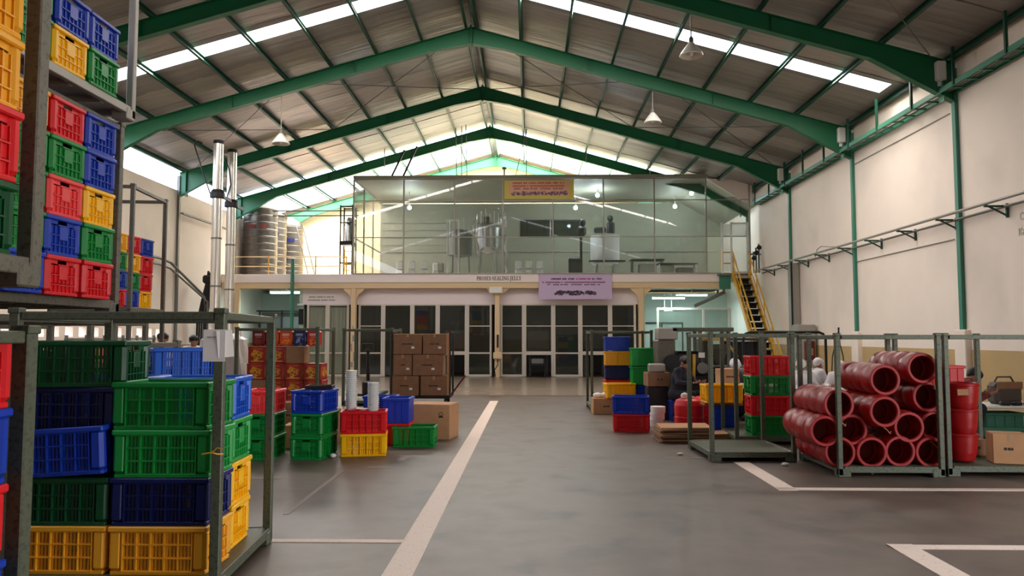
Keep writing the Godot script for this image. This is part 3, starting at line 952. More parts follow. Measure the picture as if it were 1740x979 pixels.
func stair() -> void:
	var t := thing("steel_stair", "steep yellow steel stair with handrails going up to the mezzanine", "stair", Vector3(7.98, 0, -25.3))
	var top := Vector3(0, DECK, -3.75)
	var dir := (top - V0).normalized()
	for x in [-0.3, 0.3]:
		part(t, "stringer", Geo.new().box(top / 2 + Vector3(x, 0, 0), Vector3(0.05, 0.2, top.length()), Basis(Vector3.RIGHT, dir.cross(Vector3.RIGHT) * -1.0, -dir)), M.rail_yellow)
		var rail := part(t, "handrail", Geo.new().tube(Vector3(x, 0.95, -0.1), Vector3(x, 0.95, -0.1) + top * 0.97, 0.028, -1.0, 8), M.rail_yellow)
		for k in 5:
			part(rail, "baluster", Geo.new().tube(top * (0.06 + 0.22 * k) + Vector3(x, 0.05, 0), top * (0.06 + 0.22 * k) + Vector3(x, 0.95, -0.02), 0.022, -1.0, 8), M.rail_yellow)
		part(t, "middle_rail", Geo.new().tube(Vector3(x, 0.52, -0.1), Vector3(x, 0.52, -0.1) + top * 0.97, 0.02, -1.0, 8), M.rail_yellow)
	for k in 16:
		part(t, "riser", bx(top * ((k + 0.7) / 16.7) + Vector3(0, -0.1, -0.11), Vector3(0.56, 0.17, 0.012)), M.dark_metal)
		part(t, "tread", bx(top * ((k + 0.7) / 16.7), Vector3(0.56, 0.035, 0.26)), M.dark_metal if k % 4 else M.rack_grey)
	part(t, "landing", bx(Vector3(-0.2, DECK - 0.05, -3.87), Vector3(1.25, 0.06, 0.28)), M.grey_metal)
	part(t, "landing_skirt", bx(Vector3(-0.55, DECK - 0.35, -3.9), Vector3(0.42, 0.5, 0.06)), M.wall_green)
	# rail beside the landing
	t = thing("landing_rail", "short yellow guard rail on the mezzanine beside the stair head", "railing", Vector3(7.55, DECK, FRONT - 0.02))
	for x in [-0.22, 0.22]:
		part(t, "post", Geo.new().tube(Vector3(x, 0, 0), Vector3(x, 0.82, 0), 0.025, -1.0, 8), M.rail_yellow)
	for y in [0.4, 0.82]:
		part(t, "rail", Geo.new().tube(Vector3(-0.24, y, 0), Vector3(0.24, y, 0), 0.022, -1.0, 8), M.rail_yellow)
	t = thing("valve_cluster", "grey pipe valves at the end of the right wall beside the upper door", "valves", Vector3(8.55, DECK, -28.95))
	for k in 3:
		part(t, "pipe", Geo.new().tube(Vector3(-0.1 + 0.1 * k, 0, 0.0), Vector3(-0.1 + 0.1 * k, 0.8 + 0.15 * k, 0), 0.035, -1.0, 8), M.grey_metal)
		part(t, "hand_wheel", Geo.new().tube(Vector3(-0.1 + 0.1 * k, 0.55 + 0.2 * k, 0.05), Vector3(-0.1 + 0.1 * k, 0.55 + 0.2 * k, 0.09), 0.09, -1.0, 12), M.dark_metal)
	part(t, "cross_pipe", Geo.new().tube(Vector3(-0.25, 0.7, 0), Vector3(0.18, 0.7, 0), 0.03, -1.0, 8), M.grey_metal)


# ---------------------------------------------------------------- the glazed room on the mezzanine
func glass_room() -> void:
	var top := 7.66
	var back := -34.8
	var xl := -6.82
	var xs := [-6.82, -4.87, -2.9, -1.03, 0.9, 2.85, 4.8, 6.78, 8.43]
	var w := node("window_2")
	for k in xs.size():
		part(w, "mullion", bx(Vector3(xs[k], (DECK + top) / 2, FRONT), Vector3(0.05, top - DECK, 0.06)), M.rail_grey)
	for k in xs.size() - 1:
		for r in 3:
			var y0: float = [DECK, 5.4, 6.82][r]
			var y1: float = [5.4, 6.82, top][r]
			if k == 7 and r == 0:
				continue
			if k == 7 and r == 2:
				y1 = 6.95
			var g := Geo.new().box(V0, Vector3(xs[k + 1] - xs[k] - 0.05, y1 - y0 - 0.03, 0.008), Basis.from_euler(Vector3(rng.randf_range(-0.004, 0.004), rng.randf_range(-0.006, 0.006), 0)))
			part(w, "pane", g, M.glass, Vector3((xs[k] + xs[k + 1]) / 2, (y0 + y1) / 2, FRONT))
	for y in [5.4, 6.82]:
		part(w, "transom", bx(Vector3(0.8, y, FRONT), Vector3(15.2, 0.03, 0.05)), M.rail_grey)
	part(w, "sill", bx(Vector3(0.8, DECK + 0.02, FRONT), Vector3(15.3, 0.04, 0.08)), M.rail_grey)
	part(w, "head", bx(Vector3(0.0, top, FRONT), Vector3(13.6, 0.05, 0.08)), M.rail_grey)
	part(w, "corner_panel", Geo.new().prism([Vector2(6.8, 7.64), Vector2(8.55, 7.55), Vector2(8.55, 6.6), Vector2(8.2, 6.75)], 0.05, Transform3D(Basis(), Vector3(0, 0, FRONT + 0.02))), M.fascia_paint)
	# glazed left side
	w = node("window_3")
	for k in 4:
		var z := FRONT - 0.03 - 1.82 * k
		part(w, "mullion", bx(Vector3(xl, (DECK + top) / 2, z), Vector3(0.05, top - DECK, 0.06)), M.rail_grey)
		if k < 3:
			for r in 2:
				var y0: float = [DECK, 5.4][r]
				var y1: float = [5.4, top][r]
				part(w, "pane", bx(Vector3(xl, (y0 + y1) / 2, z - 0.91), Vector3(0.008, y1 - y0 - 0.03, 1.76)), M.glass)
	for y in [5.4, top]:
		part(w, "transom", bx(Vector3(xl, y, -32.05), Vector3(0.05, 0.04, 5.5)), M.rail_grey)
	# shell
	var cg := struct("ceiling_glazed_room", bx(Vector3(0.0, top + 0.1, -32.05), Vector3(13.7, 0.12, 5.55)), M.room_paint)
	for q in [[-5.7, -5.7, 0.0], [-2.85, -2.9, 0.0], [-2.66, -2.66, 0.0], [-2.45, -2.5, 0.0], [-0.55, -0.1, 0.0], [-0.12, -0.12, 0.0], [2.2, 2.25, 0.0], [4.7, 4.72, 0.0]]:
		part(cg, "hanger_rod", Geo.new().tube(Vector3(q[0], top + 0.15, -29.6), Vector3(q[1], roof_y(q[1]) - 0.1, -29.6), 0.018, -1.0, 6), M.grey_metal)
	for q in [[-5.4, -4.95], [-4.95, -4.45]]:
		part(cg, "slanting_strut", Geo.new().tube(Vector3(q[0], top + 0.15, -29.5), Vector3(q[1], roof_y(q[1]) - 0.35, -29.8), 0.045, -1.0, 8), M.dark_metal)
	part(cg, "vent_stub", Geo.new().lathe([Vector2(0.03, 0.15), Vector2(0.03, 0.42), Vector2(0.10, 0.44), Vector2(0.09, 0.5), Vector2(0.0, 0.51)], 12, Transform3D(Basis(), Vector3(-0.98, top, -29.5))), M.dark_metal)
	struct("ceiling_glazed_room_slope", Geo.new().prism([Vector2(6.8, top + 0.05), Vector2(8.7, 6.6), Vector2(8.7, 6.7), Vector2(6.8, top + 0.15)], 5.4, Transform3D(Basis(), Vector3(0, 0, FRONT - 0.06))), M.room_paint)
	var wb := struct("wall_glazed_room", bx(Vector3(0.95, (DECK + top) / 2, back), Vector3(15.6, top - DECK, 0.12)), M.room_paint)
	part(wb, "wall_rail", bx(Vector3(0.9, 5.45, back + 0.09), Vector3(15.0, 0.06, 0.05)), M.rail_grey)
	for k in 4:
		part(wb, "cladding_board", bx(Vector3(-4.2, 5.9 + 0.34 * k, back + 0.08), Vector3(5.0, 0.3, 0.03)), M.room_paint)
	var wd := node("window_4")
	part(wd, "frame", bx(Vector3(0.95, 6.5, back + 0.08), Vector3(2.75, 0.8, 0.05)), M.dark_metal)
	part(wd, "pane", bx(Vector3(0.95, 6.5, back + 0.12), Vector3(2.6, 0.68, 0.01)), M.door_glass)
	part(wd, "mullion", bx(Vector3(0.95, 6.5, back + 0.13), Vector3(0.06, 0.74, 0.03)), M.rail_grey)
	# the open white door at the stair head
	var d := node("door_20")
	d.position = Vector3(7.83, DECK, FRONT + 0.03)
	for x in [-0.47, -0.12, 0.5]:
		part(d, "stile", bx(Vector3(x, 0.98, 0), Vector3(0.07, 1.96, 0.06)), M.window_white)
	part(d, "rail", bx(Vector3(0.19, 1.93, 0), Vector3(0.6, 0.06, 0.06)), M.window_white)
	part(d, "rail", bx(Vector3(0.19, 0.04, 0), Vector3(0.6, 0.08, 0.06)), M.window_white)
	part(d, "pane", bx(Vector3(0.19, 0.98, 0), Vector3(0.55, 1.84, 0.008)), M.glass)
	part(d, "pane", bx(Vector3(-0.3, 0.98, 0), Vector3(0.3, 1.84, 0.008)), M.glass)
	# ceiling lamps
	for q in [[Vector3(-5.08, 7.02, -32.0), "bright round lamp hanging in the glazed room near its left end", 3.0], [Vector3(1.94, 6.99, -32.0), "bright round lamp hanging in the glazed room below the yellow banner's right end", 3.0], [Vector3(2.83, 7.44, -31.6), "bright lamp close under the ceiling of the glazed room, right of the banner", 2.0], [Vector3(6.6, 7.4, -31.0), "bright lamp under the ceiling at the right end of the glazed room", 2.5], [Vector3(6.3, 7.2, -33.0), "dimmer lamp below and behind the rightmost one in the glazed room", 1.5]]:
		var t := thing("ceiling_lamp", q[1], "lamp", q[0], 0.0, "lamps in the glazed room")
		part(t, "bulb", Geo.new().ball(V0, Vector3(0.085, 0.085, 0.085), 16), M.bulb_glow)
		part(t, "stem", Geo.new().tube(Vector3(0, 0.08, 0), Vector3(0, top + 0.04 - q[0].y, 0), 0.015, -1.0, 6), M.window_white)
		part(t, "socket", Geo.new().tube(Vector3(0, 0.075, 0), Vector3(0, 0.15, 0), 0.04, -1.0, 10), M.window_white)
		var l := OmniLight3D.new()
		l.name = "bulb_light"
		l.light_energy = q[2]
		l.light_size = 0.06
		l.omni_range = 40.0
		l.omni_attenuation = 2.0
		l.light_color = Color(0.9, 0.98, 1.0)
		l.shadow_enabled = true
		t.add_child(l)
	# process tanks
	var t := thing("process_tank", "shiny steel process tank on legs in the middle of the glazed room", "tank", Vector3(-1.75, DECK, -32.0))
	part(t, "vessel", Geo.new().lathe([Vector2(0.0, 1.05), Vector2(0.3, 1.12), Vector2(0.55, 1.3), Vector2(0.56, 2.15), Vector2(0.5, 2.28), Vector2(0.2, 2.4), Vector2(0.0, 2.42)], 28), M.steel)
	for k in 4:
		part(t, "leg", Geo.new().tube(Vector3(0.42, 1.2, 0).rotated(Vector3.UP, PI / 4 + PI / 2 * k), Vector3(0.5, 0, 0).rotated(Vector3.UP, PI / 4 + PI / 2 * k), 0.035, -1.0, 8), M.steel)
	for k in 6:
		part(t, "pipe", Geo.new().tube(Vector3(-0.45 + 0.18 * k, 2.2, 0.1), Vector3(-0.45 + 0.18 * k, 2.75 + 0.12 * (k % 3), 0.1), 0.022, -1.0, 7), M.steel)
	part(t, "motor", cb(Vector3(-0.05, 2.52, 0), Vector3(0.22, 0.26, 0.22), 0.03), M.dark_metal)
	t = thing("steel_vessel", "grey steel vessel left of the shiny process tank in the glazed room", "tank", Vector3(-3.0, DECK, -32.9))
	part(t, "vessel", Geo.new().lathe([Vector2(0.0, 1.0), Vector2(0.5, 1.1), Vector2(0.52, 2.0), Vector2(0.3, 2.2), Vector2(0.0, 2.24)], 24), M.grey_metal)
	for k in 5:
		part(t, "pipe", Geo.new().tube(Vector3(-0.4 + 0.2 * k, 1.9, 0.35), Vector3(-0.4 + 0.2 * k, 2.7, 0.35), 0.025, -1.0, 7), M.rail_grey)
	for k in 3:
		part(t, "leg", Geo.new().tube(Vector3(0.4, 1.1, 0).rotated(Vector3.UP, TAU / 3 * k + 0.5), Vector3(0.46, 0, 0).rotated(Vector3.UP, TAU / 3 * k + 0.5), 0.035, -1.0, 8), M.grey_metal)
	for k in 2:
		var x: float = [-0.98, -2.12][k]
		t = thing("wrapped_pipe", ["tall pipe wrapped in wrinkled silver foil right of the shiny process tank", "thin foil-wrapped pipe at the left leg of the shiny process tank"][k], "pipe", Vector3(x, DECK, -31.2), 0.0, "foil-wrapped pipes")
		var pts := []
		var hh: float = [2.75, 2.4][k]
		for i in 12:
			pts.append(Vector3(0.035 * sin(i * 2.3) + 0.05 * sin(i * 0.6), hh * i / 11.0, 0.03 * cos(i * 1.7)))
		part(t, "wrap", Geo.new().path(pts, 0.06 if k == 0 else 0.04, 8), M.steel)
		part(t, "foot", Geo.new().tube(Vector3(0, 0, 0), Vector3(0, 0.04, 0), 0.1, -1.0, 12), M.grey_metal)
		part(t, "loop", Geo.new().path([Vector3(0.0, hh - 0.1, 0.03), Vector3(-0.1, hh + 0.0, 0.03), Vector3(-0.2, hh - 0.2, 0.03), Vector3(-0.16, hh - 0.55, 0.03)], 0.03, 7), M.steel)
	t = thing("mixing_tank", "white mixing tank with a motor in the glazed room above the lilac banner", "tank", Vector3(3.2, DECK, -32.4))
	part(t, "vessel", Geo.new().lathe([Vector2(0.0, 0.55), Vector2(0.55, 0.65), Vector2(0.62, 0.8), Vector2(0.62, 1.85), Vector2(0.65, 1.9), Vector2(0.0, 1.92)], 28), M.white_plastic)
	for k in 4:
		part(t, "leg", bx(Vector3(0.5, 0.4, 0).rotated(Vector3.UP, PI / 4 + PI / 2 * k), Vector3(0.06, 0.8, 0.06)), M.rail_grey)
	part(t, "platform", bx(Vector3(0, 0.72, 0.75), Vector3(1.5, 0.05, 0.4)), M.dark_metal)
	part(t, "motor", cb(Vector3(0.25, 2.2, 0), Vector3(0.34, 0.55, 0.3), 0.08), M.black)
	part(t, "motor_cap", Geo.new().ball(Vector3(0.24, 2.62, 0), Vector3(0.13, 0.14, 0.13)), M.black)
	part(t, "gear_arm", cb(Vector3(-0.2, 2.12, 0), Vector3(0.5, 0.25, 0.25), 0.06), M.black)
	t = thing("pump_stand", "dark pump on a tall stand left of the white mixing tank", "pump", Vector3(2.15, DECK, -31.8))
	part(t, "column", bx(Vector3(0, 0.9, 0), Vector3(0.1, 1.8, 0.1)), M.dark_metal)
	part(t, "pump", cb(Vector3(0.02, 2.0, 0), Vector3(0.4, 0.42, 0.3), 0.1), M.black)
	part(t, "pump_head", Geo.new().ball(Vector3(0.08, 2.35, 0), Vector3(0.12, 0.17, 0.12)), M.black)
	part(t, "tank", cb(Vector3(-0.25, 0.45, 0), Vector3(0.55, 0.9, 0.4), 0.08), M.dark_metal)
	t = thing("steel_bench", "grey workbench with a shelf in the glazed room right of the mixing tank", "bench", Vector3(5.0, DECK, -32.6))
	part(t, "top", cb(Vector3(0, 0.85, 0), Vector3(1.4, 0.06, 0.6), 0.01), M.dark_metal)
	for x in [-0.62, 0.62]:
		for z in [-0.22, 0.22]:
			part(t, "leg", bx(Vector3(x, 0.41, z), Vector3(0.06, 0.82, 0.06)), M.grey_metal)
	part(t, "machine", cb(Vector3(0.0, 0.45, 0), Vector3(0.7, 0.45, 0.45), 0.03), M.rail_grey)
	t = thing("low_table", "low steel table near the right end of the glazed room", "table", Vector3(6.0, DECK, -31.2))
	part(t, "top", cb(Vector3(0, 0.55, 0), Vector3(1.6, 0.05, 0.6), 0.01), M.dark_metal)
	for x in [-0.74, 0.74]:
		for z in [-0.22, 0.22]:
			part(t, "leg", bx(Vector3(x, 0.265, z), Vector3(0.05, 0.53, 0.05)), M.window_white)
	part(t, "drum", cb(Vector3(-0.4, 0.25, 0), Vector3(0.5, 0.5, 0.4), 0.04), M.room_paint)
	part(t, "machine", cb(Vector3(0.3, 0.22, 0), Vector3(0.7, 0.36, 0.35), 0.06), M.grey_metal)
	for k in 8:
		var x: float = [-5.28, -4.8, -4.28, -0.45, -0.05, 0.4, -3.9, -3.72][k]
		var o := thing("white_canister_pair", ["leftmost of three white canister towers on the glazed room floor", "middle one of three white canister towers on the glazed room floor", "rightmost of three white canister towers on the glazed room floor", "left one of three white canister towers under the yellow banner", "middle one of three white canister towers under the yellow banner", "right one of three white canister towers under the yellow banner", "single white canister tower right of the three, farther back", "dark-capped canister tower left of the grey steel vessel"][k], "canister", Vector3(x, DECK, -31.0 if k < 6 else -31.8), 0.0, "white canister towers")
		for j in 2:
			var c := part(o, "canister", cb(Vector3(0, 0.17 + 0.34 * j, 0), Vector3(0.28, 0.33, 0.24), 0.04), M.white_plastic if k != 7 else M.rail_grey)
			part(c, "cap", Geo.new().tube(Vector3(0.07, 0.335 + 0.34 * j, 0.08), Vector3(0.07, 0.345 + 0.34 * j, 0.08), 0.04, -1.0, 10), M.dark_metal)
	t = thing("stooping_frame", "white steel door frame standing open inside the glazed room", "door frame", Vector3(-2.95, DECK, -31.4))
	for q in [[-0.45, 2.45], [0.02, 2.45]]:
		part(t, "post", bx(Vector3(q[0], q[1] / 2, 0), Vector3(0.07, q[1], 0.07)), M.window_white)
	part(t, "lintel", bx(Vector3(-0.22, 2.42, 0), Vector3(0.4, 0.07, 0.07)), M.window_white)
	# steel water tanks and their platform on the left of the mezzanine
	for k in 3:
		var q: Array = [[-11.22, -31.45, 0.69, 2.85, "large ribbed steel water tank at the left end of the mezzanine"], [-11.3, -33.1, 0.63, 2.75, "second ribbed steel water tank, just behind the large one"], [-11.0, -34.7, 0.6, 2.65, "third ribbed steel water tank, with a blue label band"]][k]
		t = thing("water_tank", q[4], "tank", Vector3(q[0], DECK, q[1]), 0.0, "ribbed steel water tanks")
		var prof := [Vector2(0.0, 0.0)]
		var r: float = q[2]
		var h: float = q[3]
		var y := 0.02
		while y < h - 0.1:
			prof.append(Vector2(r, y)); prof.append(Vector2(r, y + 0.2)); prof.append(Vector2(r + 0.014, y + 0.22)); prof.append(Vector2(r + 0.014, y + 0.25)); prof.append(Vector2(r, y + 0.27))
			y += 0.29
		prof.append_array([Vector2(r, h), Vector2(r * 0.9, h + 0.12), Vector2(r * 0.55, h + 0.28), Vector2(r * 0.3, h + 0.34), Vector2(0, h + 0.36)])
		part(t, "shell", Geo.new().lathe(prof, 36), M.tank_steel)
		part(t, "hatch", Geo.new().tube(Vector3(0, h + 0.34, 0), Vector3(0, h + 0.42, 0), r * 0.3, -1.0, 20), M.grey_metal)
		var band := Geo.new()
		for i in 10:
			var a := -0.55 + 0.14 * i
			if (i * 7 + k) % 5 != 0:
				band.box(Vector3(sin(a) * (r + 0.03), h * 0.74, cos(a) * (r + 0.03)), Vector3(0.09, 0.13, 0.012), Basis.from_euler(Vector3(0, a, 0)))
		part(t, "label_band", band, M.cloth_red if k == 0 else M.plastic_n)
	t = thing("mezzanine_rail", "thin yellow guard rails along the left front of the mezzanine", "railing", Vector3(-9.2, DECK, FRONT + -0.1))
	for y in [0.32, 0.7]:
		part(t, "rail", Geo.new().tube(Vector3(-2.3, y, 0), Vector3(2.1, y, 0), 0.02, -1.0, 8), M.beam_paint)
	for x in [-0.95, 0.9, 2.1]:
		part(t, "post", Geo.new().tube(Vector3(x, 0, 0), Vector3(x, 0.72, 0), 0.025, -1.0, 8), M.rail_yellow)
	t = thing("leaning_ladder", "aluminium ladder leaning to the steel tanks on the mezzanine", "ladder", Vector3(-9.15, DECK, -32.0))
	for x in [-0.14, 0.14]:
		part(t, "stile", Geo.new().tube(Vector3(x, 0, 0), Vector3(x - 0.7, 2.35, -0.3), 0.025, -1.0, 6), M.grey_metal)
	for k in 8:
		var f := (k + 0.7) / 8.4
		part(t, "rung", Geo.new().tube(Vector3(-0.14 - 0.7 * f, 2.35 * f, -0.3 * f), Vector3(0.14 - 0.7 * f, 2.35 * f, -0.3 * f), 0.015, -1.0, 6), M.grey_metal)
	t = thing("pipe_tower", "dark steel frame with pipes and a yellow ladder left of the glazed room", "frame", Vector3(-7.2, DECK, -30.2))
	for x in [-0.28, 0.2]:
		for z in [-0.3, 0.3]:
			part(t, "post", bx(Vector3(x, 1.4, z), Vector3(0.05, 2.8, 0.05)), M.dark_metal)
	for y in [0.5, 1.35, 2.1, 2.75]:
		part(t, "brace", bx(Vector3(-0.04, y, 0.3), Vector3(0.5, 0.05, 0.05)), M.dark_metal)
		part(t, "brace", bx(Vector3(-0.04, y, -0.3), Vector3(0.5, 0.05, 0.05)), M.dark_metal)
	part(t, "platform", bx(Vector3(-0.04, 1.28, 0), Vector3(0.5, 0.12, 0.65)), M.dark_metal)
	part(t, "filter", Geo.new().lathe([Vector2(0.0, 1.36), Vector2(0.16, 1.4), Vector2(0.16, 2.2), Vector2(0.1, 2.35), Vector2(0.0, 2.4)], 16), M.steel)
	for x in [-0.08, 0.26]:
		part(t, "ladder_stile", Geo.new().tube(Vector3(x, 0, 0.42), Vector3(x, 1.05, 0.38), 0.025, -1.0, 6), M.rail_yellow)
	for k in 4:
		part(t, "ladder_rung", Geo.new().tube(Vector3(-0.08, 0.2 + 0.25 * k, 0.41), Vector3(0.26, 0.2 + 0.25 * k, 0.41), 0.018, -1.0, 6), M.rail_yellow)
	t = thing("overhead_pipes", "two thin dark pipes running from the tanks to the glazed room", "pipes", Vector3(-8.9, 6.45, -30.5))
	for y in [0.0, 0.2]:
		part(t, "pipe", Geo.new().tube(Vector3(-1.5, y, 0), Vector3(2.0, y, 0), 0.025, -1.0, 7), M.dark_metal)


# ---------------------------------------------------------------- crates and cages
const COLORS := {"r": "red", "y": "yellow", "g": "green", "b": "blue", "n": "dark blue", "d": "dark green", "l": "bright green", "s": "light blue", "p": "pale red", "o": "orange-yellow"}
const PITCH_CRATE := 0.29
var crate_mesh := {}


func make_crate_meshes() -> void:
	# long side: a thin slatted wall inside, a coarse grid of ribs outside (x along the side, outside = +z)
	var g := Geo.new()
	for k in 20:
		g.box(Vector3(-0.209 + 0.022 * k, 0.135, 0), Vector3(0.0155, 0.25, 0.004))
	for y in [0.02, 0.1, 0.18, 0.255]:
		g.box(Vector3(0, y, 0.001), Vector3(0.43, 0.014, 0.005))
		g.box(Vector3(0, y, 0.011), Vector3(0.43, 0.006, 0.016))
	for k in 6:
		g.box(Vector3(-0.213 + 0.0852 * k, 0.137, 0.011), Vector3(0.007, 0.245, 0.016))
	crate_mesh.long_side = g.mesh()
	# short side: solid bands between narrow slots, ribs, a hand hole under the rim
	g = Geo.new()
	for q in [[0.013, 0.076], [0.088, 0.148], [0.160, 0.218]]:
		g.box(Vector3(0, (q[0] + q[1]) / 2, 0), Vector3(0.30, q[1] - q[0], 0.004))
	for sd in [-1.0, 1.0]:
		g.box(Vector3(sd * 0.102, 0.243, 0), Vector3(0.095, 0.03, 0.004))
	for y in [0.015, 0.076, 0.148]:
		g.box(Vector3(0, y, 0.009), Vector3(0.30, 0.007, 0.016))
	for x in [-0.147, -0.098, -0.049, 0.0, 0.049, 0.098, 0.147]:
		g.box(Vector3(x, 0.117, 0.007), Vector3(0.006, 0.2, 0.012))
	g.box(Vector3(0, 0.222, 0.008), Vector3(0.13, 0.008, 0.014))
	crate_mesh.short_side = g.mesh()
	crate_mesh.label_plate = cb(Vector3(0, 0.165, 0.012), Vector3(0.1, 0.1, 0.012), 0.003).mesh()
	g = Geo.new()
	g.box(Vector3(0, 0.012, 0), Vector3(0.56, 0.008, 0.38))
	for k in 4:
		g.box(Vector3(0, 0.005, -0.15 + 0.1 * k), Vector3(0.5, 0.01, 0.01))
	for sd in [-1.0, 1.0]:
		g.cbox(Vector3(0, 0.012, sd * 0.19), Vector3(0.57, 0.024, 0.022), 0.004)
		g.cbox(Vector3(sd * 0.28, 0.012, 0), Vector3(0.022, 0.024, 0.38), 0.004)
	crate_mesh.base = g.mesh()
	crate_mesh.corner_post = cb(Vector3(0, 0.145, 0), Vector3(0.085, 0.245, 0.065), 0.02).mesh()
	g = Geo.new()
	for sd in [-1.0, 1.0]:
		g.cbox(Vector3(0, 0.272, sd * 0.198), Vector3(0.605, 0.034, 0.03), 0.007)
		g.cbox(Vector3(sd * 0.288, 0.272, 0), Vector3(0.03, 0.034, 0.4), 0.007)
	crate_mesh.rim = g.mesh()


func crate(color: String, label: String, at: Vector3, yaw := 0.0, group := "", tilt := 0.0) -> Node3D:
	var m: Material = M["plastic_" + color]
	var t := thing("plastic_crate", label, "crate", at, yaw, group)
	t.rotation.z = tilt
	part(t, "base", crate_mesh.base, m)
	part(t, "rim", crate_mesh.rim, m)
	for sx in [-1.0, 1.0]:
		for sz in [-1.0, 1.0]:
			part(t, "corner_post", crate_mesh.corner_post, m, Vector3(sx * 0.255, 0, sz * 0.175))
	for sd in [0, 1]:
		var a := part(t, "long_side", crate_mesh.long_side, m, Vector3(0, 0, 0.186 - 0.372 * sd))
		a.rotation.y = PI * sd
		var b := part(t, "short_side", crate_mesh.short_side, m, Vector3(0.276 - 0.552 * sd, 0, 0))
		b.rotation.y = PI / 2 + PI * sd
		part(b, "label_plate", crate_mesh.label_plate, m)
	return t


func stack(cols: String, at: Vector3, yaw: float, place: String, group: String, jitter := 0.012) -> void:
	var n := cols.length()
	for k in n:
		var lvl: String = "bottom" if k == 0 else ("topmost" if k == n - 1 else NTH[k] + " from bottom")
		var c := cols[k]
		crate(c, "%s slatted crate, %s, %s" % [COLORS[c], lvl, place], at + Vector3(rng.randf_range(-jitter, jitter), PITCH_CRATE * k, rng.randf_range(-jitter, jitter)), yaw + rng.randf_range(-0.025, 0.025), group)


func cage(label: String, c: Vector3, w: float, d: float, h: float, m: Material, yaw := 0.0, open_front := true, feet := true) -> Node3D:
	# a stackable steel pallet cage: four posts, a deck plate, rails round the top and the deck
	var t := thing("pallet_cage", label, "pallet cage", c, yaw, "stackable steel pallet cages")
	var p := 0.068 if c.z > -3.0 else (0.06 if c.x < 0.0 else 0.055)
	for sx in [-1.0, 1.0]:
		for sz in [-1.0, 1.0]:
			var po := part(t, "post", Geo.new().cbox(Vector3(sx * (w / 2 - p / 2), h / 2 + 0.01, sz * (d / 2 - p / 2)), Vector3(p, h - 0.02, p), 0.006), m)
			if feet:
				part(po, "foot", Geo.new().cbox(Vector3(sx * (w / 2 - 0.07), 0.05, sz * (d / 2 - 0.07)), Vector3(0.14, 0.1, 0.14), 0.008), m)
			part(po, "top_cup", Geo.new().cbox(Vector3(sx * (w / 2 - p / 2), h, sz * (d / 2 - p / 2)), Vector3(p + 0.012, 0.035, p + 0.012), 0.005), m)
	part(t, "deck", bx(Vector3(0, 0.105, 0), Vector3(w - 0.06, 0.02, d - 0.06)), m)
	for sd in [-1.0, 1.0]:
		part(t, "deck_rail", cb(Vector3(0, 0.085, sd * (d / 2 - 0.03)), Vector3(w - 0.14, 0.07, 0.05), 0.005), m)
		part(t, "deck_rail", cb(Vector3(sd * (w / 2 - 0.03), 0.085, 0), Vector3(0.05, 0.07, d - 0.14), 0.005), m)
		part(t, "top_rail", cb(Vector3(0, h - 0.03, sd * (d / 2 - p / 2)), Vector3(w - 0.14, 0.05, 0.05), 0.005), m)
		part(t, "top_rail", cb(Vector3(sd * (w / 2 - p / 2), h - 0.03, 0), Vector3(0.05, 0.05, d - 0.14), 0.005), m)
	for k in 3:
		part(t, "deck_bearer", bx(Vector3(0, 0.07, -d / 4 + d / 4 * k), Vector3(w - 0.12, 0.05, 0.05)), m)
	return t


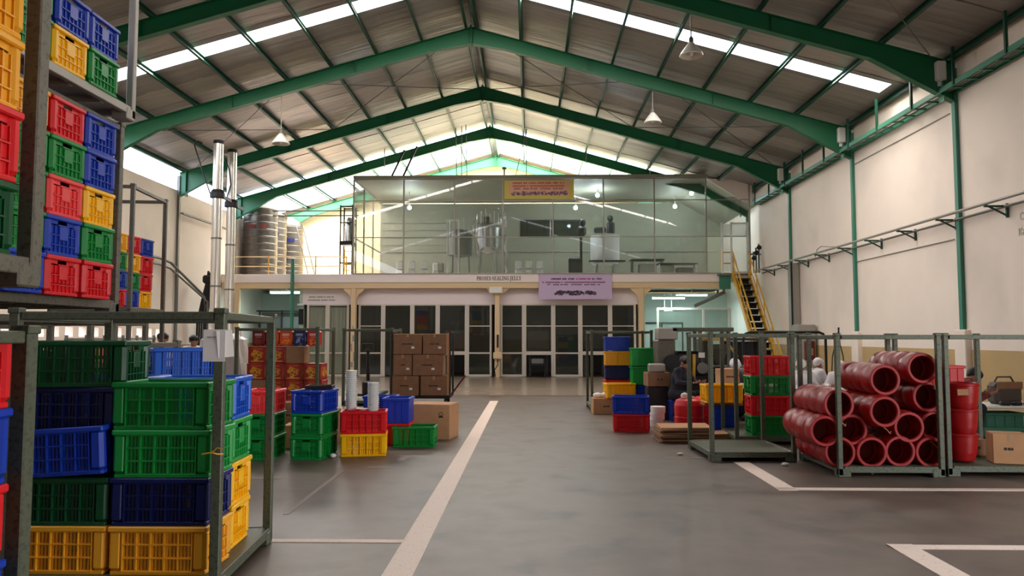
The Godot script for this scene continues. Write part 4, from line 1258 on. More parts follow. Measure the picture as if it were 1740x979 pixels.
func left_cages() -> void:
	make_crate_meshes()
	# N0: two cages stacked right beside the camera
	cage("lower pallet cage at the left edge, nearest the camera, holding red and blue crates", Vector3(-2.675, 0, -2.49), 1.34, 1.2, 1.58, M.rack_green)
	cage("upper pallet cage at the left edge, nearest the camera, with yellow crates on top", Vector3(-2.675, 1.75, -2.49), 1.34, 1.2, 1.95, M.rack_grey)
	stack("gbrbr", Vector3(-2.33, 0.115, -2.77), 0.0, "in the lower cage at the left edge", "crates in the lower cage at the left edge")
	stack("drooy", Vector3(-2.325, 1.87, -2.77), 0.0, "in the upper cage at the left edge", "crates in the upper cage at the left edge")
	# N1: the cage in front with two piles
	cage("grey-green pallet cage with four-high piles of crates, in the left foreground", Vector3(-2.54, 0, -5.2), 1.27, 1.27, 1.71, M.rack_green, 0.08)
	var grp := "crates in the left foreground cage"
	var x := -2.87
	crate("o", "orange-yellow crate at the bottom of the front left pile in the left foreground cage", Vector3(x, 0.115, -4.87), 0.0, grp)
	crate("d", "dark green crate second from bottom, front left pile, left foreground cage", Vector3(x, 0.405, -4.87), 0.01, grp)
	crate("b", "tilted blue crate wedged in the middle of the front left pile, left foreground cage", Vector3(x, 0.71, -4.81), 0.02, grp, 0.06)
	crate("n", "dark blue crate above the tilted blue one in the left foreground cage", Vector3(x + 0.02, 0.95, -4.93), -0.05, grp)
	crate("d", "dark green crate topmost on the front left pile of the left foreground cage", Vector3(x + 0.03, 1.24, -4.90), 0.12, grp)
	stack("onlg", Vector3(-2.255, 0.115, -4.87), 0.0, "front right pile, left foreground cage", "crates in the left foreground cage", 0.008)
	stack("yyls", Vector3(-2.32, 0.115, -5.4), 0.06, "back right pile, left foreground cage", "crates in the left foreground cage", 0.01)
	crate("s", "light blue slatted crate lying on the back row of the left foreground cage", Vector3(-2.95, 0.985, -5.42), 0.02, "crates in the left foreground cage")
	stack("gbg", Vector3(-2.95, 0.115, -5.42), 0.0, "back left pile, left foreground cage", "crates in the left foreground cage")
	# C: three cages high, the wall of bright crates
	cage("bottom pallet cage of the three-high column on the left", Vector3(-4.18, 0, -5.65), 1.3, 1.7, 1.71, M.rack_grey)
	cage("middle pallet cage of the three-high column on the left, full of bright crates", Vector3(-4.18, 1.74, -5.65), 1.3, 1.7, 1.65, M.rack_grey)
	cage("topmost pallet cage of the three-high column on the left", Vector3(-4.09, 3.42, -5.65), 1.3, 1.7, 1.65, M.rail_grey)  # paler grey puts the skylight brightness into the colour of this cage
	stack("bgggo", Vector3(-3.725, 1.855, -5.10), 0.0, "near pile, middle cage of tall left column", "crates in the middle cage of the tall left column", 0.006)
	stack("rbpgr", Vector3(-3.725, 1.855, -5.545), 0.0, "central pile, middle cage of tall left column", "crates in the middle cage of the tall left column", 0.006)
	stack("rgybb", Vector3(-3.725, 1.855, -5.985), 0.0, "far pile, middle cage of tall left column", "crates in the middle cage of the tall left column", 0.006)
	stack("gg", Vector3(-3.725, 3.535, -5.10), 0.0, "near pile, top cage of tall left column", "crates in the topmost cage of the tall left column", 0.006)
	stack("yb", Vector3(-3.725, 3.535, -5.545), 0.0, "central pile, top cage of tall left column", "crates in the topmost cage of the tall left column", 0.006)
	stack("gb", Vector3(-3.725, 3.535, -5.985), 0.0, "far pile, top cage of tall left column", "crates in the topmost cage of the tall left column", 0.006)
	stack("ygy", Vector3(-3.9, 0.115, -5.2), 0.0, "near pile, bottom cage of tall left column", "crates in the bottom cage of the tall left column")
	stack("bgg", Vector3(-3.9, 0.115, -5.75), 0.0, "far pile, bottom cage of tall left column", "crates in the bottom cage of the tall left column")
	# F: the farther column with four layers
	cage("lower pallet cage of the farther crate column by the left wall", Vector3(-6.68, 0, -12.02), 1.2, 1.42, 1.86, M.rack_grey, 0.11)
	cage("upper pallet cage of the farther crate column by the left wall", Vector3(-6.68, 1.89, -12.02), 1.2, 1.42, 1.98, M.rack_grey, 0.11)
	var farg := "crates in the farther upper cage by the left wall"
	stack("rbgy", Vector3(-6.60, 2.005, -11.60), 0.0, "near pile, farther upper cage by left wall", farg, 0.005)
	stack("bgyr", Vector3(-6.61, 2.005, -12.03), 0.0, "central pile, farther upper cage by left wall", farg, 0.005)
	stack("yrrb", Vector3(-6.62, 2.005, -12.46), 0.0, "far pile, farther upper cage by left wall", farg, 0.005)
	# lower cages and crates between them
	cage("pallet cage behind the left foreground cage, holding blue and green crates", Vector3(-4.4, 0, -7.6), 1.25, 1.25, 1.5, M.rack_grey)
	stack("bgbgs", Vector3(-3.3, 0.0, -7.25), 0.62, "turned pile behind the left foreground cage", "crates behind the left foreground cage")
	stack("gbb", Vector3(-4.15, 0.115, -7.4), 0.1, "left pile behind the left foreground cage", "crates behind the left foreground cage")
	cage("pallet cage in front of the farther crate column, left of the two workers", Vector3(-5.6, 0, -9.2), 1.3, 1.3, 1.75, M.rack_grey)
	stack("gyg", Vector3(-5.45, 0.115, -9.1), 0.04, "pile in the cage left of the two workers", "crates left of the two workers")
	cage("pallet cage standing beside the white sack on the left", Vector3(-7.2, 0, -9.9), 1.2, 1.2, 1.72, M.rack_grey)


func print_image(kind: int) -> ImageTexture:
	# generic print of a snack carton or bag: blobs and bars of colour
	var r := RandomNumberGenerator.new()
	r.seed = 100 + kind
	var im := Image.create(96, 96, false, Image.FORMAT_RGB8)
	var back: Color = [Color(0.58, 0.13, 0.09), Color(0.42, 0.08, 0.09), Color(0.85, 0.30, 0.10), Color(0.10, 0.14, 0.38), Color(0.72, 0.14, 0.12)][kind]
	im.fill(back)
	if kind == 0:
		for q in 34:
			var a := r.randf() * TAU
			var d := r.randf_range(4, 28)
			disc(im, 48 + cos(a) * d, 52 + sin(a) * d, r.randf_range(5, 12), Color(0.85, 0.62, 0.14).lerp(Color(0.72, 0.40, 0.10), r.randf()))
		for q in 7:
			disc(im, r.randf_range(34, 62), r.randf_range(36, 64), 3.0, Color(0.30, 0.12, 0.06))
		im.fill_rect(Rect2i(20, 8, 56, 9), Color(0.80, 0.28, 0.16))
		im.fill_rect(Rect2i(14, 84, 68, 5), Color(0.86, 0.66, 0.3))
	else:
		im.fill_rect(Rect2i(18, 18, 60, 16), back.lerp(Color.WHITE, 0.62))
		im.fill_rect(Rect2i(24, 40, 48, 7), back.lerp(Color.WHITE, 0.38))
		for q in 14:
			disc(im, r.randf_range(20, 76), r.randf_range(54, 90), r.randf_range(5, 11), [back, Color(0.6, 0.2, 0.1), Color(0.95, 0.55, 0.15), Color(0.60, 0.66, 0.80), Color(0.95, 0.60, 0.15)][kind].lerp(back, r.randf() * 0.4))
	return ImageTexture.create_from_image(im)


func disc(im: Image, cx: float, cy: float, rad: float, c: Color) -> void:
	for y in range(maxi(0, int(cy - rad)), mini(im.get_height(), int(cy + rad + 1))):
		for x in range(maxi(0, int(cx - rad)), mini(im.get_width(), int(cx + rad + 1))):
			if Vector2(x - cx, y - cy).length() < rad:
				im.set_pixel(x, y, c)


func carton(label: String, at: Vector3, s: Vector3, m: Material, yaw := 0.0, group := "", tape := true, mark := true) -> Node3D:
	var t := thing("carton", label, "box", at, yaw, group)
	part(t, "body", cb(Vector3(0, s.y / 2, 0), s, 0.008), m)
	if tape:
		part(t, "tape", bx(Vector3(0, s.y + 0.001, 0), Vector3(s.x * 0.99, 0.003, 0.05)), M.tape)
		part(t, "tape", bx(Vector3(0, s.y - 0.04, s.z / 2 + 0.001), Vector3(0.05, 0.08, 0.003)), M.tape)
	if mark:
		part(t, "printed_mark", ink_line(s.x * 0.4, 0.03, int(at.x * 100) + 5), M.print_ink, Vector3(0, s.y * 0.5, s.z / 2 + 0.001))
	return t


func left_middle() -> void:
	var grp := "crates standing on the floor left of the lane line"
	# pale red on two greens, at the foot of the foreground cage post
	stack("ggp", Vector3(-3.46, 0.0, -9.95), PI / 2, "floor pile behind the left foreground cage's rear post", grp, 0.008)
	stack("ggb", Vector3(-2.8, 0.0, -10.0), PI / 2 - 0.12, "blue and green floor pile left of the lane", grp, 0.006)
	var t := thing("plastic_tray", "dark flat tray lying on the blue crate of the blue and green stack", "tray", Vector3(-2.75, 0.875, -10.05), 0.1)
	part(t, "bottom", cb(Vector3(0, 0.01, 0), Vector3(0.34, 0.015, 0.26), 0.004), M.black)
	for sd in [-1.0, 1.0]:
		part(t, "edge", bx(Vector3(sd * 0.165, 0.025, 0), Vector3(0.012, 0.04, 0.26)), M.black)
		part(t, "edge", bx(Vector3(0, 0.025, sd * 0.125), Vector3(0.34, 0.04, 0.012)), M.black)
	stack("yr", Vector3(-2.2, 0.0, -10.22), 0.16, "pile carrying the white cup towers", grp, 0.004)
	for k in 2:
		var h: float = [0.52, 0.37][k]
		t = thing("cup_tower", ["taller tower of nested white cups on the red crate", "shorter tower of nested white cups on the red crate"][k], "cups", Vector3([-2.37, -2.06][k], 0.585, [-10.18, -10.1][k]), 0.0, "towers of nested white cups")
		var n := int(h / 0.026)
		for i in n:
			part(t, "cup", Geo.new().lathe([Vector2(0.060, 0.0), Vector2(0.073, 0.022), Vector2(0.078, 0.024), Vector2(0.078, 0.028), Vector2(0.07, 0.028)], 20), M.white_plastic, Vector3(rng.randf_range(-0.002, 0.002), 0.026 * i, rng.randf_range(-0.002, 0.002)))
		part(t, "top_cup_lid", Geo.new().tube(Vector3(0, 0.026 * n, 0), Vector3(0, 0.026 * n + 0.004, 0), 0.07, -1.0, 20), M.white_plastic)
	one("small_bowl", "small pale bowl lying between the cup towers on the red crate", "bowl", Geo.new().lathe([Vector2(0, 0.0), Vector2(0.04, 0.005), Vector2(0.08, 0.03), Vector2(0.075, 0.03), Vector2(0.0, 0.008)], 20), M.paper, Vector3(-2.2, 0.585, -10.08))
	one("crumpled_paper", "crumpled white scrap on the floor between the green and yellow crates", "litter", Geo.new().ball(Vector3(0, 0.03, 0), Vector3(0.045, 0.03, 0.035), 8), M.paper, Vector3(-2.53, 0, -9.9))
	# bins behind
	bin_box("blue plastic bin stacked on a dull red one behind the yellow crate", Vector3(-1.93, 0.31, -11.3), Vector3(0.4, 0.36, 0.5), M.plastic_b)
	bin_box("dull red plastic bin under the blue one behind the yellow crate", Vector3(-1.93, 0.0, -11.3), Vector3(0.4, 0.31, 0.5), M.plastic_r)
	bin_box("second blue plastic bin half hidden behind the cup towers", Vector3(-2.3, 0.31, -11.9), Vector3(0.5, 0.34, 0.4), M.plastic_b)
	carton("brown carton under the second blue bin, behind the red crate", Vector3(-2.45, 0, -11.9), Vector3(0.75, 0.31, 0.5), M.carton)
	crate("g", "low green slatted crate on the floor in front of the pale carton", Vector3(-1.64, 0, -11.05), 0.0, grp)
	var mk := carton("large pale open cardboard box with a recycling mark, beside the lane line", Vector3(-1.5, 0, -11.95), Vector3(0.68, 0.53, 0.5), M.carton_light, -0.18, "", false, false)
	part(mk, "printed_mark", Geo.new().lathe([Vector2(0.028, 0), Vector2(0.036, 0), Vector2(0.036, 0.002), Vector2(0.028, 0.002)], 18, Transform3D(Basis.from_euler(Vector3(PI / 2, 0, 0)), Vector3(0.2, 0.38, 0.2505))), M.print_ink)
	part(mk, "printed_mark", Geo.new().prism([Vector2(0.16, 0.34), Vector2(0.2, 0.37), Vector2(0.24, 0.34), Vector2(0.24, 0.33), Vector2(0.16, 0.33)], 0.002, Transform3D(Basis(), Vector3(0, 0, 0.2525))), M.print_ink)
	carton("flat brown carton leaning beside the low green crate", Vector3(-1.95, 0, -12.6), Vector3(0.4, 0.42, 0.4), M.carton, 0.2)
	carton("plain carton on the floor left of the blue and green crate stack", Vector3(-3.25, 0, -10.9), Vector3(0.42, 0.32, 0.4), M.carton_light, 0.1, "", false)
	carton("dark carton behind the crate stacks, under the pale one", Vector3(-2.95, 0, -11.2), Vector3(0.3, 0.5, 0.4), M.carton, 0.0, "", false)
	# trolley with brown cartons
	t = thing("platform_trolley", "tall trolley loaded with brown cartons in front of the glass doors", "trolley", Vector3(-2.46, 0, -17.65))
	part(t, "deck", cb(Vector3(0, 0.2, 0), Vector3(1.32, 0.06, 0.75), 0.01), M.dark_metal)
	for x in [-0.66, 0.66]:
		for z in [-0.34, 0.34]:
			part(t, "post", Geo.new().tube(Vector3(x, 0.2, z), Vector3(x, 1.66, z), 0.022, -1.0, 8), M.dark_metal)
		part(t, "top_bar", Geo.new().tube(Vector3(x, 1.66, -0.34), Vector3(x, 1.66, 0.34), 0.022, -1.0, 8), M.dark_metal)
		for z in [-0.3, 0.3]:
			part(t, "wheel", Geo.new().tube(Vector3(x * 0.85 - 0.025, 0.085, z), Vector3(x * 0.85 + 0.025, 0.085, z), 0.085, -1.0, 16), M.rubber)
	part(t, "push_handle", Geo.new().path([Vector3(0.68, 0.25, 0.2), Vector3(0.9, 0.55, 0.2), Vector3(1.0, 0.68, 0.2)], 0.02, 7), M.cloth_red)
	part(t, "tie_post", bx(Vector3(0.62, 0.95, 0.36), Vector3(0.05, 1.4, 0.03)), M.carton_light)
	var cg := "brown cartons on the trolley"
	for q in [[-0.38, 0.235, 0.60, 0.44, "large brown carton at the lower left of the trolley"], [0.26, 0.235, 0.60, 0.44, "brown carton at the lower right of the trolley"], [-0.45, 0.685, 0.42, 0.47, "narrow brown carton at the middle left of the trolley"], [0.12, 0.685, 0.68, 0.47, "wide brown carton at the middle right of the trolley"], [-0.34, 1.165, 0.64, 0.46, "wide brown carton at the top left of the trolley"], [0.27, 1.165, 0.52, 0.46, "brown carton at the top right of the trolley"]]:
		var c := carton(q[4], Vector3(-2.42 + q[0], q[1], -17.6), Vector3(q[2], q[3], 0.62), M.carton, 0.0, cg)
		part(c, "label_sticker", bx(Vector3(0.12, 0.15, 0.312), Vector3(0.07, 0.05, 0.003)), M.paper)
	# cages with red snack cartons and the one with a pallet jack
	cage("pallet cage holding the red snack cartons", Vector3(-4.62, 0, -14.5), 1.55, 1.2, 1.72, M.rack_green)
	cage("empty pallet cage left of the carton trolley", Vector3(-3.68, 0, -17.95), 1.15, 1.25, 1.74, M.rack_green)
	for k in 5:
		var m := mat("snack_print_%d" % k, Color.WHITE, 0.5)
		m.albedo_texture = print_image(k)
	var sg := "red snack cartons in the cage"
	var rows := ["bottom", "second", "third", "fourth"]
	for r in 4:
		for k in 4 if r < 3 else 3:
			var brown := (r == 3 and k == 2) or (r == 1 and k == 0)
			var x := -5.12 + 0.355 * k + (0.02 if r % 2 else 0.0)
			carton("%s carton, %s row of the snack pile, %s from the left" % ["plain brown" if brown else "red printed", rows[r], NTH[k]], Vector3(x, 0.12 + 0.315 * r, -14.45), Vector3(0.345, 0.31, 0.40), M.carton if brown else M.snack_print_0, rng.randf_range(-0.03, 0.03), sg, false, false)
	for k in 5:
		var kind: int = [1, 2, 2, 3, 4][k]
		var x: float = [-5.12, -4.86, -4.60, -4.34, -4.08][k]
		var label: String = ["maroon snack bag at the left end on top of the red cartons", "orange snack bag second from the left on top of the red cartons", "orange snack bag third from the left on top of the red cartons", "dark blue snack bag with white lettering on top of the red cartons", "red and orange snack bag at the right end on top of the red cartons"][k]
		t = thing("snack_bag", label, "bag", Vector3(x, 1.385, -14.45), 0.0, "snack bags on the red cartons")
		part(t, "pouch", Geo.new().cbox(Vector3(0, 0.15, 0), Vector3(0.25, 0.30, 0.18), 0.04), M["plastic_r"] if kind == 4 else M["snack_print_%d" % kind])
		part(t, "front_print", bx(Vector3(0, 0.15, 0.092), Vector3(0.215, 0.27, 0.006)), M["snack_print_%d" % kind])
		part(t, "top_seal", bx(Vector3(0, 0.305, 0), Vector3(0.23, 0.03, 0.02)), M.paper)
	# two plain cartons left of them
	carton("dark brown carton left of the red snack cartons, behind the white sack", Vector3(-5.0, 0.0, -13.3), Vector3(0.4, 0.6, 0.4), M.carton, 0.1)
	carton("brown carton in front of the red snack cartons, behind the pale red crate", Vector3(-4.1, 0.0, -13.4), Vector3(0.5, 0.42, 0.4), M.carton, 0.0)
	# pallet jack
	t = thing("pallet_jack", "dark hand pallet jack with an upright handle in front of the glass doors", "pallet jack", Vector3(-4.05, 0, -19.3))
	part(t, "mast", Geo.new().tube(Vector3(0, 0.3, 0.1), Vector3(0, 1.25, 0.16), 0.05, 0.04, 10), M.black)
	part(t, "handle", Geo.new().path([Vector3(-0.14, 1.2, 0.16), Vector3(-0.14, 1.38, 0.17), Vector3(0.14, 1.38, 0.17), Vector3(0.14, 1.2, 0.16), Vector3(-0.14, 1.2, 0.16)], 0.02, 7), M.black)
	part(t, "pump_body", cb(Vector3(0, 0.28, 0.1), Vector3(0.26, 0.36, 0.26), 0.04), M.black)
	for x in [-0.2, 0.2]:
		part(t, "fork", cb(Vector3(x, 0.1, -0.55), Vector3(0.16, 0.06, 1.2), 0.01), M.dark_metal)
	part(t, "wheel", Geo.new().tube(Vector3(-0.08, 0.09, 0.14), Vector3(0.08, 0.09, 0.14), 0.09, -1.0, 16), M.rubber)
	# the white sack and the paper on the cage post
	t = thing("bulk_sack", "big white plastic bulk sack beside the cage, left of the red cartons", "sack", Vector3(-6.1, 0, -15.2))
	var sg2 := Geo.new()
	var ns := 28
	var ring := func(i: int, k: int) -> Vector3:
		var y := 1.62 * i / 14.0
		var a := TAU * k / ns
		var w := 0.46 + 0.05 * sin(y * 3.0) + 0.025 * sin(a * 5.0 + y * 6.0) + 0.02 * sin(a * 9.0 - y * 4.0)
		if i == 14:
			w *= 0.5
		var e := Vector2(cos(a), sin(a))
		var sq := 1.0 / maxf(absf(e.x), absf(e.y))
		return Vector3(e.x * w * lerpf(1.0, sq, 0.6), y, e.y * w * 0.8 * lerpf(1.0, sq, 0.6))
	for i in 14:
		for k in ns:
			var q := [ring.call(i, k), ring.call(i, k + 1), ring.call(i + 1, k + 1), ring.call(i + 1, k)]
			sg2.quad(q[3], q[2], q[1], q[0], Vector3(q[0].x, 0, q[0].z))
	for k in ns:
		sg2.tri(Vector3(0, 1.64, 0), ring.call(14, k), ring.call(14, k + 1), Vector3.UP, Vector3.UP, Vector3.UP)
	part(t, "bag", sg2, M.sack)
	for x in [-0.3, 0.3]:
		part(t, "lifting_loop", Geo.new().path([Vector3(x, 1.5, 0.1), Vector3(x, 1.7, 0.05), Vector3(x, 1.72, -0.05), Vector3(x, 1.5, -0.1)], 0.02, 6), M.paper)
	t = thing("paper_notice", "white paper sheet tied to the right front post of the left foreground cage", "paper", Vector3(-1.875, 1.41, -4.52), 0.08)
	part(t, "sheet", cb(Vector3(0, 0.09, 0.0), Vector3(0.13, 0.19, 0.004), 0.001), M.paper)
	part(t, "second_sheet", Geo.new().box(Vector3(0.06, 0.1, -0.012), Vector3(0.09, 0.16, 0.004), Basis.from_euler(Vector3(0, 0.4, 0.1))), M.paper)
	part(t, "writing", ink_line(0.08, 0.006, 8), M.rail_grey, Vector3(-0.005, 0.14, 0.003))
	t = thing("yellow_twine", "scrap of yellow twine tied round the right front post of the left foreground cage", "string", Vector3(-1.895, 0.86, -4.57))
	part(t, "loop", Geo.new().path([Vector3(-0.04, 0, 0.045), Vector3(0.02, 0.01, 0.05), Vector3(0.05, 0.0, 0.04), Vector3(0.055, -0.01, -0.03)], 0.005, 5), M.rail_yellow)
	part(t, "loose_end", Geo.new().path([Vector3(0.02, 0.01, 0.05), Vector3(0.06, 0.04, 0.06), Vector3(0.09, 0.03, 0.06)], 0.004, 5), M.rail_yellow)
	# shelf of coloured packs along the left wall behind the workers
	t = thing("goods_rack", "grey rack of orange and red packs against the left wall behind the workers", "rack", Vector3(-11.2, 0, -20.4))
	for z in [-1.7, 0.0, 1.7]:
		for x in [-0.25, 0.25]:
			part(t, "post", bx(Vector3(x, 0.8, z), Vector3(0.06, 1.6, 0.06)), M.grey_metal)
	for y in [0.3, 0.9, 1.5]:
		part(t, "shelf", bx(Vector3(0, y, 0), Vector3(0.56, 0.04, 3.5)), M.grey_metal)
	for k in 9:
		var pm: String = "plastic_" + ["r", "o", "p", "y", "r", "o", "r", "y", "p"][k]
		one("packet_box", "%s packet box on the left wall rack, %s from its near end" % [["red", "orange", "pale red", "yellow", "red", "orange", "red", "yellow", "pale red"][k], NTH[k]], "box", cb(Vector3(0, 0.24, 0), Vector3(0.4, 0.48, 0.3), 0.01), M[pm], Vector3(-11.2, 0.92, -18.9 - 0.38 * k), 0.0, "packet boxes on the left wall rack")


func bin_box(label: String, at: Vector3, s: Vector3, m: Material, yaw := 0.0, group := "") -> Node3D:
	# an open plastic bin with a folded rim and ribs
	var t := thing("plastic_bin", label, "bin", at, yaw, group)
	part(t, "bottom", bx(Vector3(0, 0.015, 0), Vector3(s.x * 0.94, 0.02, s.z * 0.94)), m)
	for sd in [-1.0, 1.0]:
		part(t, "wall", Geo.new().cbox(Vector3(sd * (s.x / 2 - 0.02), s.y / 2, 0), Vector3(0.02, s.y - 0.01, s.z - 0.04), 0.004), m)
		part(t, "wall", Geo.new().cbox(Vector3(0, s.y / 2, sd * (s.z / 2 - 0.02)), Vector3(s.x - 0.04, s.y - 0.01, 0.02), 0.004), m)
	var g := Geo.new()
	for sd in [-1.0, 1.0]:
		g.cbox(Vector3(sd * (s.x / 2 - 0.012), s.y - 0.02, 0), Vector3(0.034, 0.04, s.z), 0.006)
		g.cbox(Vector3(0, s.y - 0.02, sd * (s.z / 2 - 0.012)), Vector3(s.x, 0.04, 0.034), 0.006)
		for k in 3:
			g.box(Vector3(-s.x / 4 + s.x / 4 * k, s.y / 2, sd * (s.z / 2 - 0.006)), Vector3(0.012, s.y * 0.85, 0.012))
	part(t, "rim", g, m)
	return t


# ---------------------------------------------------------------- the right side
func tub_profile(k: float) -> Array:
	# a bellied tub: from the foot up to the drawn-in, rolled rim
	return [Vector2(0.0, 0.0), Vector2(0.115 * k, 0.0), Vector2(0.135 * k, 0.015 * k), Vector2(0.154 * k, 0.06 * k), Vector2(0.165 * k, 0.12 * k), Vector2(0.168 * k, 0.17 * k), Vector2(0.163 * k, 0.225 * k), Vector2(0.152 * k, 0.262 * k), Vector2(0.150 * k, 0.272 * k), Vector2(0.156 * k, 0.28 * k), Vector2(0.156 * k, 0.292 * k), Vector2(0.149 * k, 0.30 * k), Vector2(0.130 * k, 0.30 * k), Vector2(0.122 * k, 0.290 * k)]


func tub_inner(k: float) -> Array:
	return [Vector2(0.122 * k, 0.290 * k), Vector2(0.124 * k, 0.262 * k), Vector2(0.150 * k, 0.225 * k), Vector2(0.156 * k, 0.17 * k), Vector2(0.15 * k, 0.11 * k), Vector2(0.12 * k, 0.03 * k), Vector2(0.0, 0.02 * k)]


func upright_profile(k: float) -> Array:
	return [Vector2(0.0, 0.0), Vector2(0.10 * k, 0.0), Vector2(0.125 * k, 0.02 * k), Vector2(0.145 * k, 0.10 * k), Vector2(0.156 * k, 0.2 * k), Vector2(0.160 * k, 0.268 * k), Vector2(0.168 * k, 0.272 * k), Vector2(0.170 * k, 0.29 * k), Vector2(0.162 * k, 0.30 * k), Vector2(0.152 * k, 0.29 * k)]


func upright_inner(k: float) -> Array:
	return [Vector2(0.152 * k, 0.29 * k), Vector2(0.148 * k, 0.2 * k), Vector2(0.115 * k, 0.03 * k), Vector2(0.0, 0.02 * k)]


func right_side() -> void:
	# the cage of red tubs
	cage("grey-green pallet cage piled with red tubs lying on their sides", Vector3(4.0, 0, -9.28), 1.17, 1.25, 1.58, M.rack_green, 0.0)
	var spots := [[3.463, 0.797, "at the left of the third row up"], [4.0, 1.07, "at the left of the top row"], [4.42, 1.2, "at the right of the top row"], [4.50, 0.875, "at the right of the third row up"], [3.93, 0.72, "in the middle of the pile, pushed forward"], [3.30, 0.50, "at the left end of the second row"], [3.62, 0.515, "second from the left in the second row"], [4.25, 0.54, "second from the right in the second row"], [4.57, 0.545, "at the right end of the second row"], [3.47, 0.268, "at the left end of the bottom row"], [3.815, 0.268, "second from the left in the bottom row"], [4.15, 0.268, "third from the left in the bottom row"], [4.49, 0.268, "at the right end of the bottom row"]]
	var shell := Geo.new().lathe(tub_profile(1.1).slice(0, 9), 32).mesh()
	var lining := Geo.new().lathe(tub_inner(1.1), 32).mesh()
	var rim := Geo.new().lathe(tub_profile(1.1).slice(8), 32).mesh()
	var lug := Geo.new().box(Vector3(0.165, 0.25, 0), Vector3(0.02, 0.03, 0.03)).mesh()
	var r := RandomNumberGenerator.new()
	r.seed = 3
	for i in spots.size():
		var q: Array = spots[i]
		var front: float = -8.72 + r.randf_range(-0.05, 0.05) + (0.08 if i == 4 else 0.0) - (0.12 if i in [3, 8] else 0.0)
		for k in 4:
			var label: String = "red tub, open mouth to the camera, " + q[2] if k == 0 else "red tub nested %s behind the open one %s" % [NTH[k - 1], q[2]]
			var t := thing("plastic_tub", label, "tub", V0, 0.0, "red tubs lying in the cage" if k == 0 else "red tubs nested " + q[2])
			var mouth := Vector3(q[0] + r.randf_range(-0.008, 0.008), q[1] + r.randf_range(-0.006, 0.006), front - 0.235 * k)
			t.transform = Transform3D(Basis.from_euler(Vector3(PI / 2 + r.randf_range(-0.02, 0.02), r.randf_range(-0.04, 0.06), 0)), mouth)
			t.translate_object_local(Vector3(0, -0.33, 0))
			part(t, "shell", shell, M.tub_red)
			part(t, "lining", lining, M.tub_inside)
			part(t, "rim", rim, M.tub_rim)
			if k == 0:
				part(t, "lug", lug, M.tub_red)
				part(t, "lug", lug, M.tub_red).rotation.y = PI
				var a := r.randf_range(-0.6, 0.6)
				if i % 2 == 0:
					part(t, "rope_handle", Geo.new().path([Vector3(0.166 * sin(a), 0.29, 0.166 * cos(a)), Vector3(0.172 * sin(a + 0.2), 0.32, 0.19 * cos(a + 0.2)), Vector3(0.15 * sin(a + 0.5), 0.33, 0.24), Vector3(0.12 * sin(a + 0.8), 0.30, 0.22)], 0.005, 5), M.carton_light)
	# three more tubs piled upright on the next cage deck
	for k in 3:
		var t := thing("plastic_tub", ["lowest red tub of the upright pile right of the tub cage", "middle red tub of the upright pile right of the tub cage", "top red tub of the upright pile, with a pale paper label"][k], "tub", Vector3(4.98 + 0.012 * k, 0.125 + 0.28 * k, -9.05), 0.0, "upright red tubs right of the tub cage")
		var kk: float = [1.08, 1.08, 1.14][k]
		part(t, "shell", Geo.new().lathe(upright_profile(kk), 32), M.tub_red)
		part(t, "lining", Geo.new().lathe(upright_inner(kk), 32), M.tub_inside)
		if k == 2:
			part(t, "paper_label", Geo.new().box(Vector3(-0.075, 0.24, 0.17), Vector3(0.11, 0.07, 0.004), Basis.from_euler(Vector3(-0.05, -0.4, 0.06))), M.carton_light)
	bin_box("red plastic bin seen behind the upper right tubs of the pile", Vector3(5.62, 0.72, -10.6), Vector3(0.4, 0.45, 0.4), M.plastic_r)
	carton("tall carton under the red bin behind the pile of tubs", Vector3(5.62, 0.0, -10.6), Vector3(0.45, 0.715, 0.45), M.carton)
	cage("pallet cage at the right edge, with the upright red tubs and a carton", Vector3(5.19, 0, -9.34), 1.09, 1.24, 1.58, M.rack_green)
	carton("open brown carton on the deck of the right edge cage", Vector3(5.47, 0.118, -9.0), Vector3(0.36, 0.34, 0.3), M.carton_light, -0.3)
	carton("flat brown carton behind the open one, right edge cage", Vector3(5.35, 0.118, -9.6), Vector3(0.3, 0.2, 0.3), M.carton, 0.2)
	var t := thing("work_table", "white-topped work table behind the carton at the right edge", "table", Vector3(7.2, 0, -12.3))
	part(t, "top", cb(Vector3(0.2, 0.48, 0), Vector3(1.7, 0.04, 0.8), 0.008), M.window_white)
	for x in [-0.6, 1.0]:
		for z in [-0.35, 0.35]:
			part(t, "leg", bx(Vector3(x, 0.23, z), Vector3(0.05, 0.46, 0.05)), M.wall_green)
	part(t, "stretcher", bx(Vector3(0.2, 0.15, 0.35), Vector3(1.55, 0.05, 0.04)), M.wall_green)
	t = thing("shoulder_bag", "brown bag standing on the white-topped table at the right edge", "bag", Vector3(7.5, 0.502, -12.35), 0.2)
	part(t, "body", cb(Vector3(0, 0.17, 0), Vector3(0.5, 0.34, 0.25), 0.06), M.stain)
	part(t, "flap", cb(Vector3(0, 0.29, 0.115), Vector3(0.46, 0.12, 0.03), 0.012), M.carton)
	part(t, "strap", Geo.new().path([Vector3(-0.2, 0.3, 0), Vector3(-0.12, 0.42, 0), Vector3(0.12, 0.42, 0), Vector3(0.2, 0.3, 0)], 0.014, 6), M.stain)
	for k in 3:
		one("shoe_mould", ["small dark part lying left on the white-topped table", "small dark part lying in the middle of the white-topped table", "small dark part lying right on the white-topped table"][k], "part", cb(Vector3(0, 0.03, 0), Vector3(0.16, 0.06, 0.1), 0.02), M.black, Vector3(7.3 + 0.18 * k, 0.502, -12.02), 0.3 * k, "dark parts on the white-topped table")
	bin_box("pale green bin on the floor under the white-topped table", Vector3(7.35, 0, -12.3), Vector3(0.6, 0.38, 0.4), M.wall_green)
	t = thing("green_bag", "pale green bag on the white-topped table at the right edge of the picture", "bag", Vector3(8.1, 0.502, -12.4))
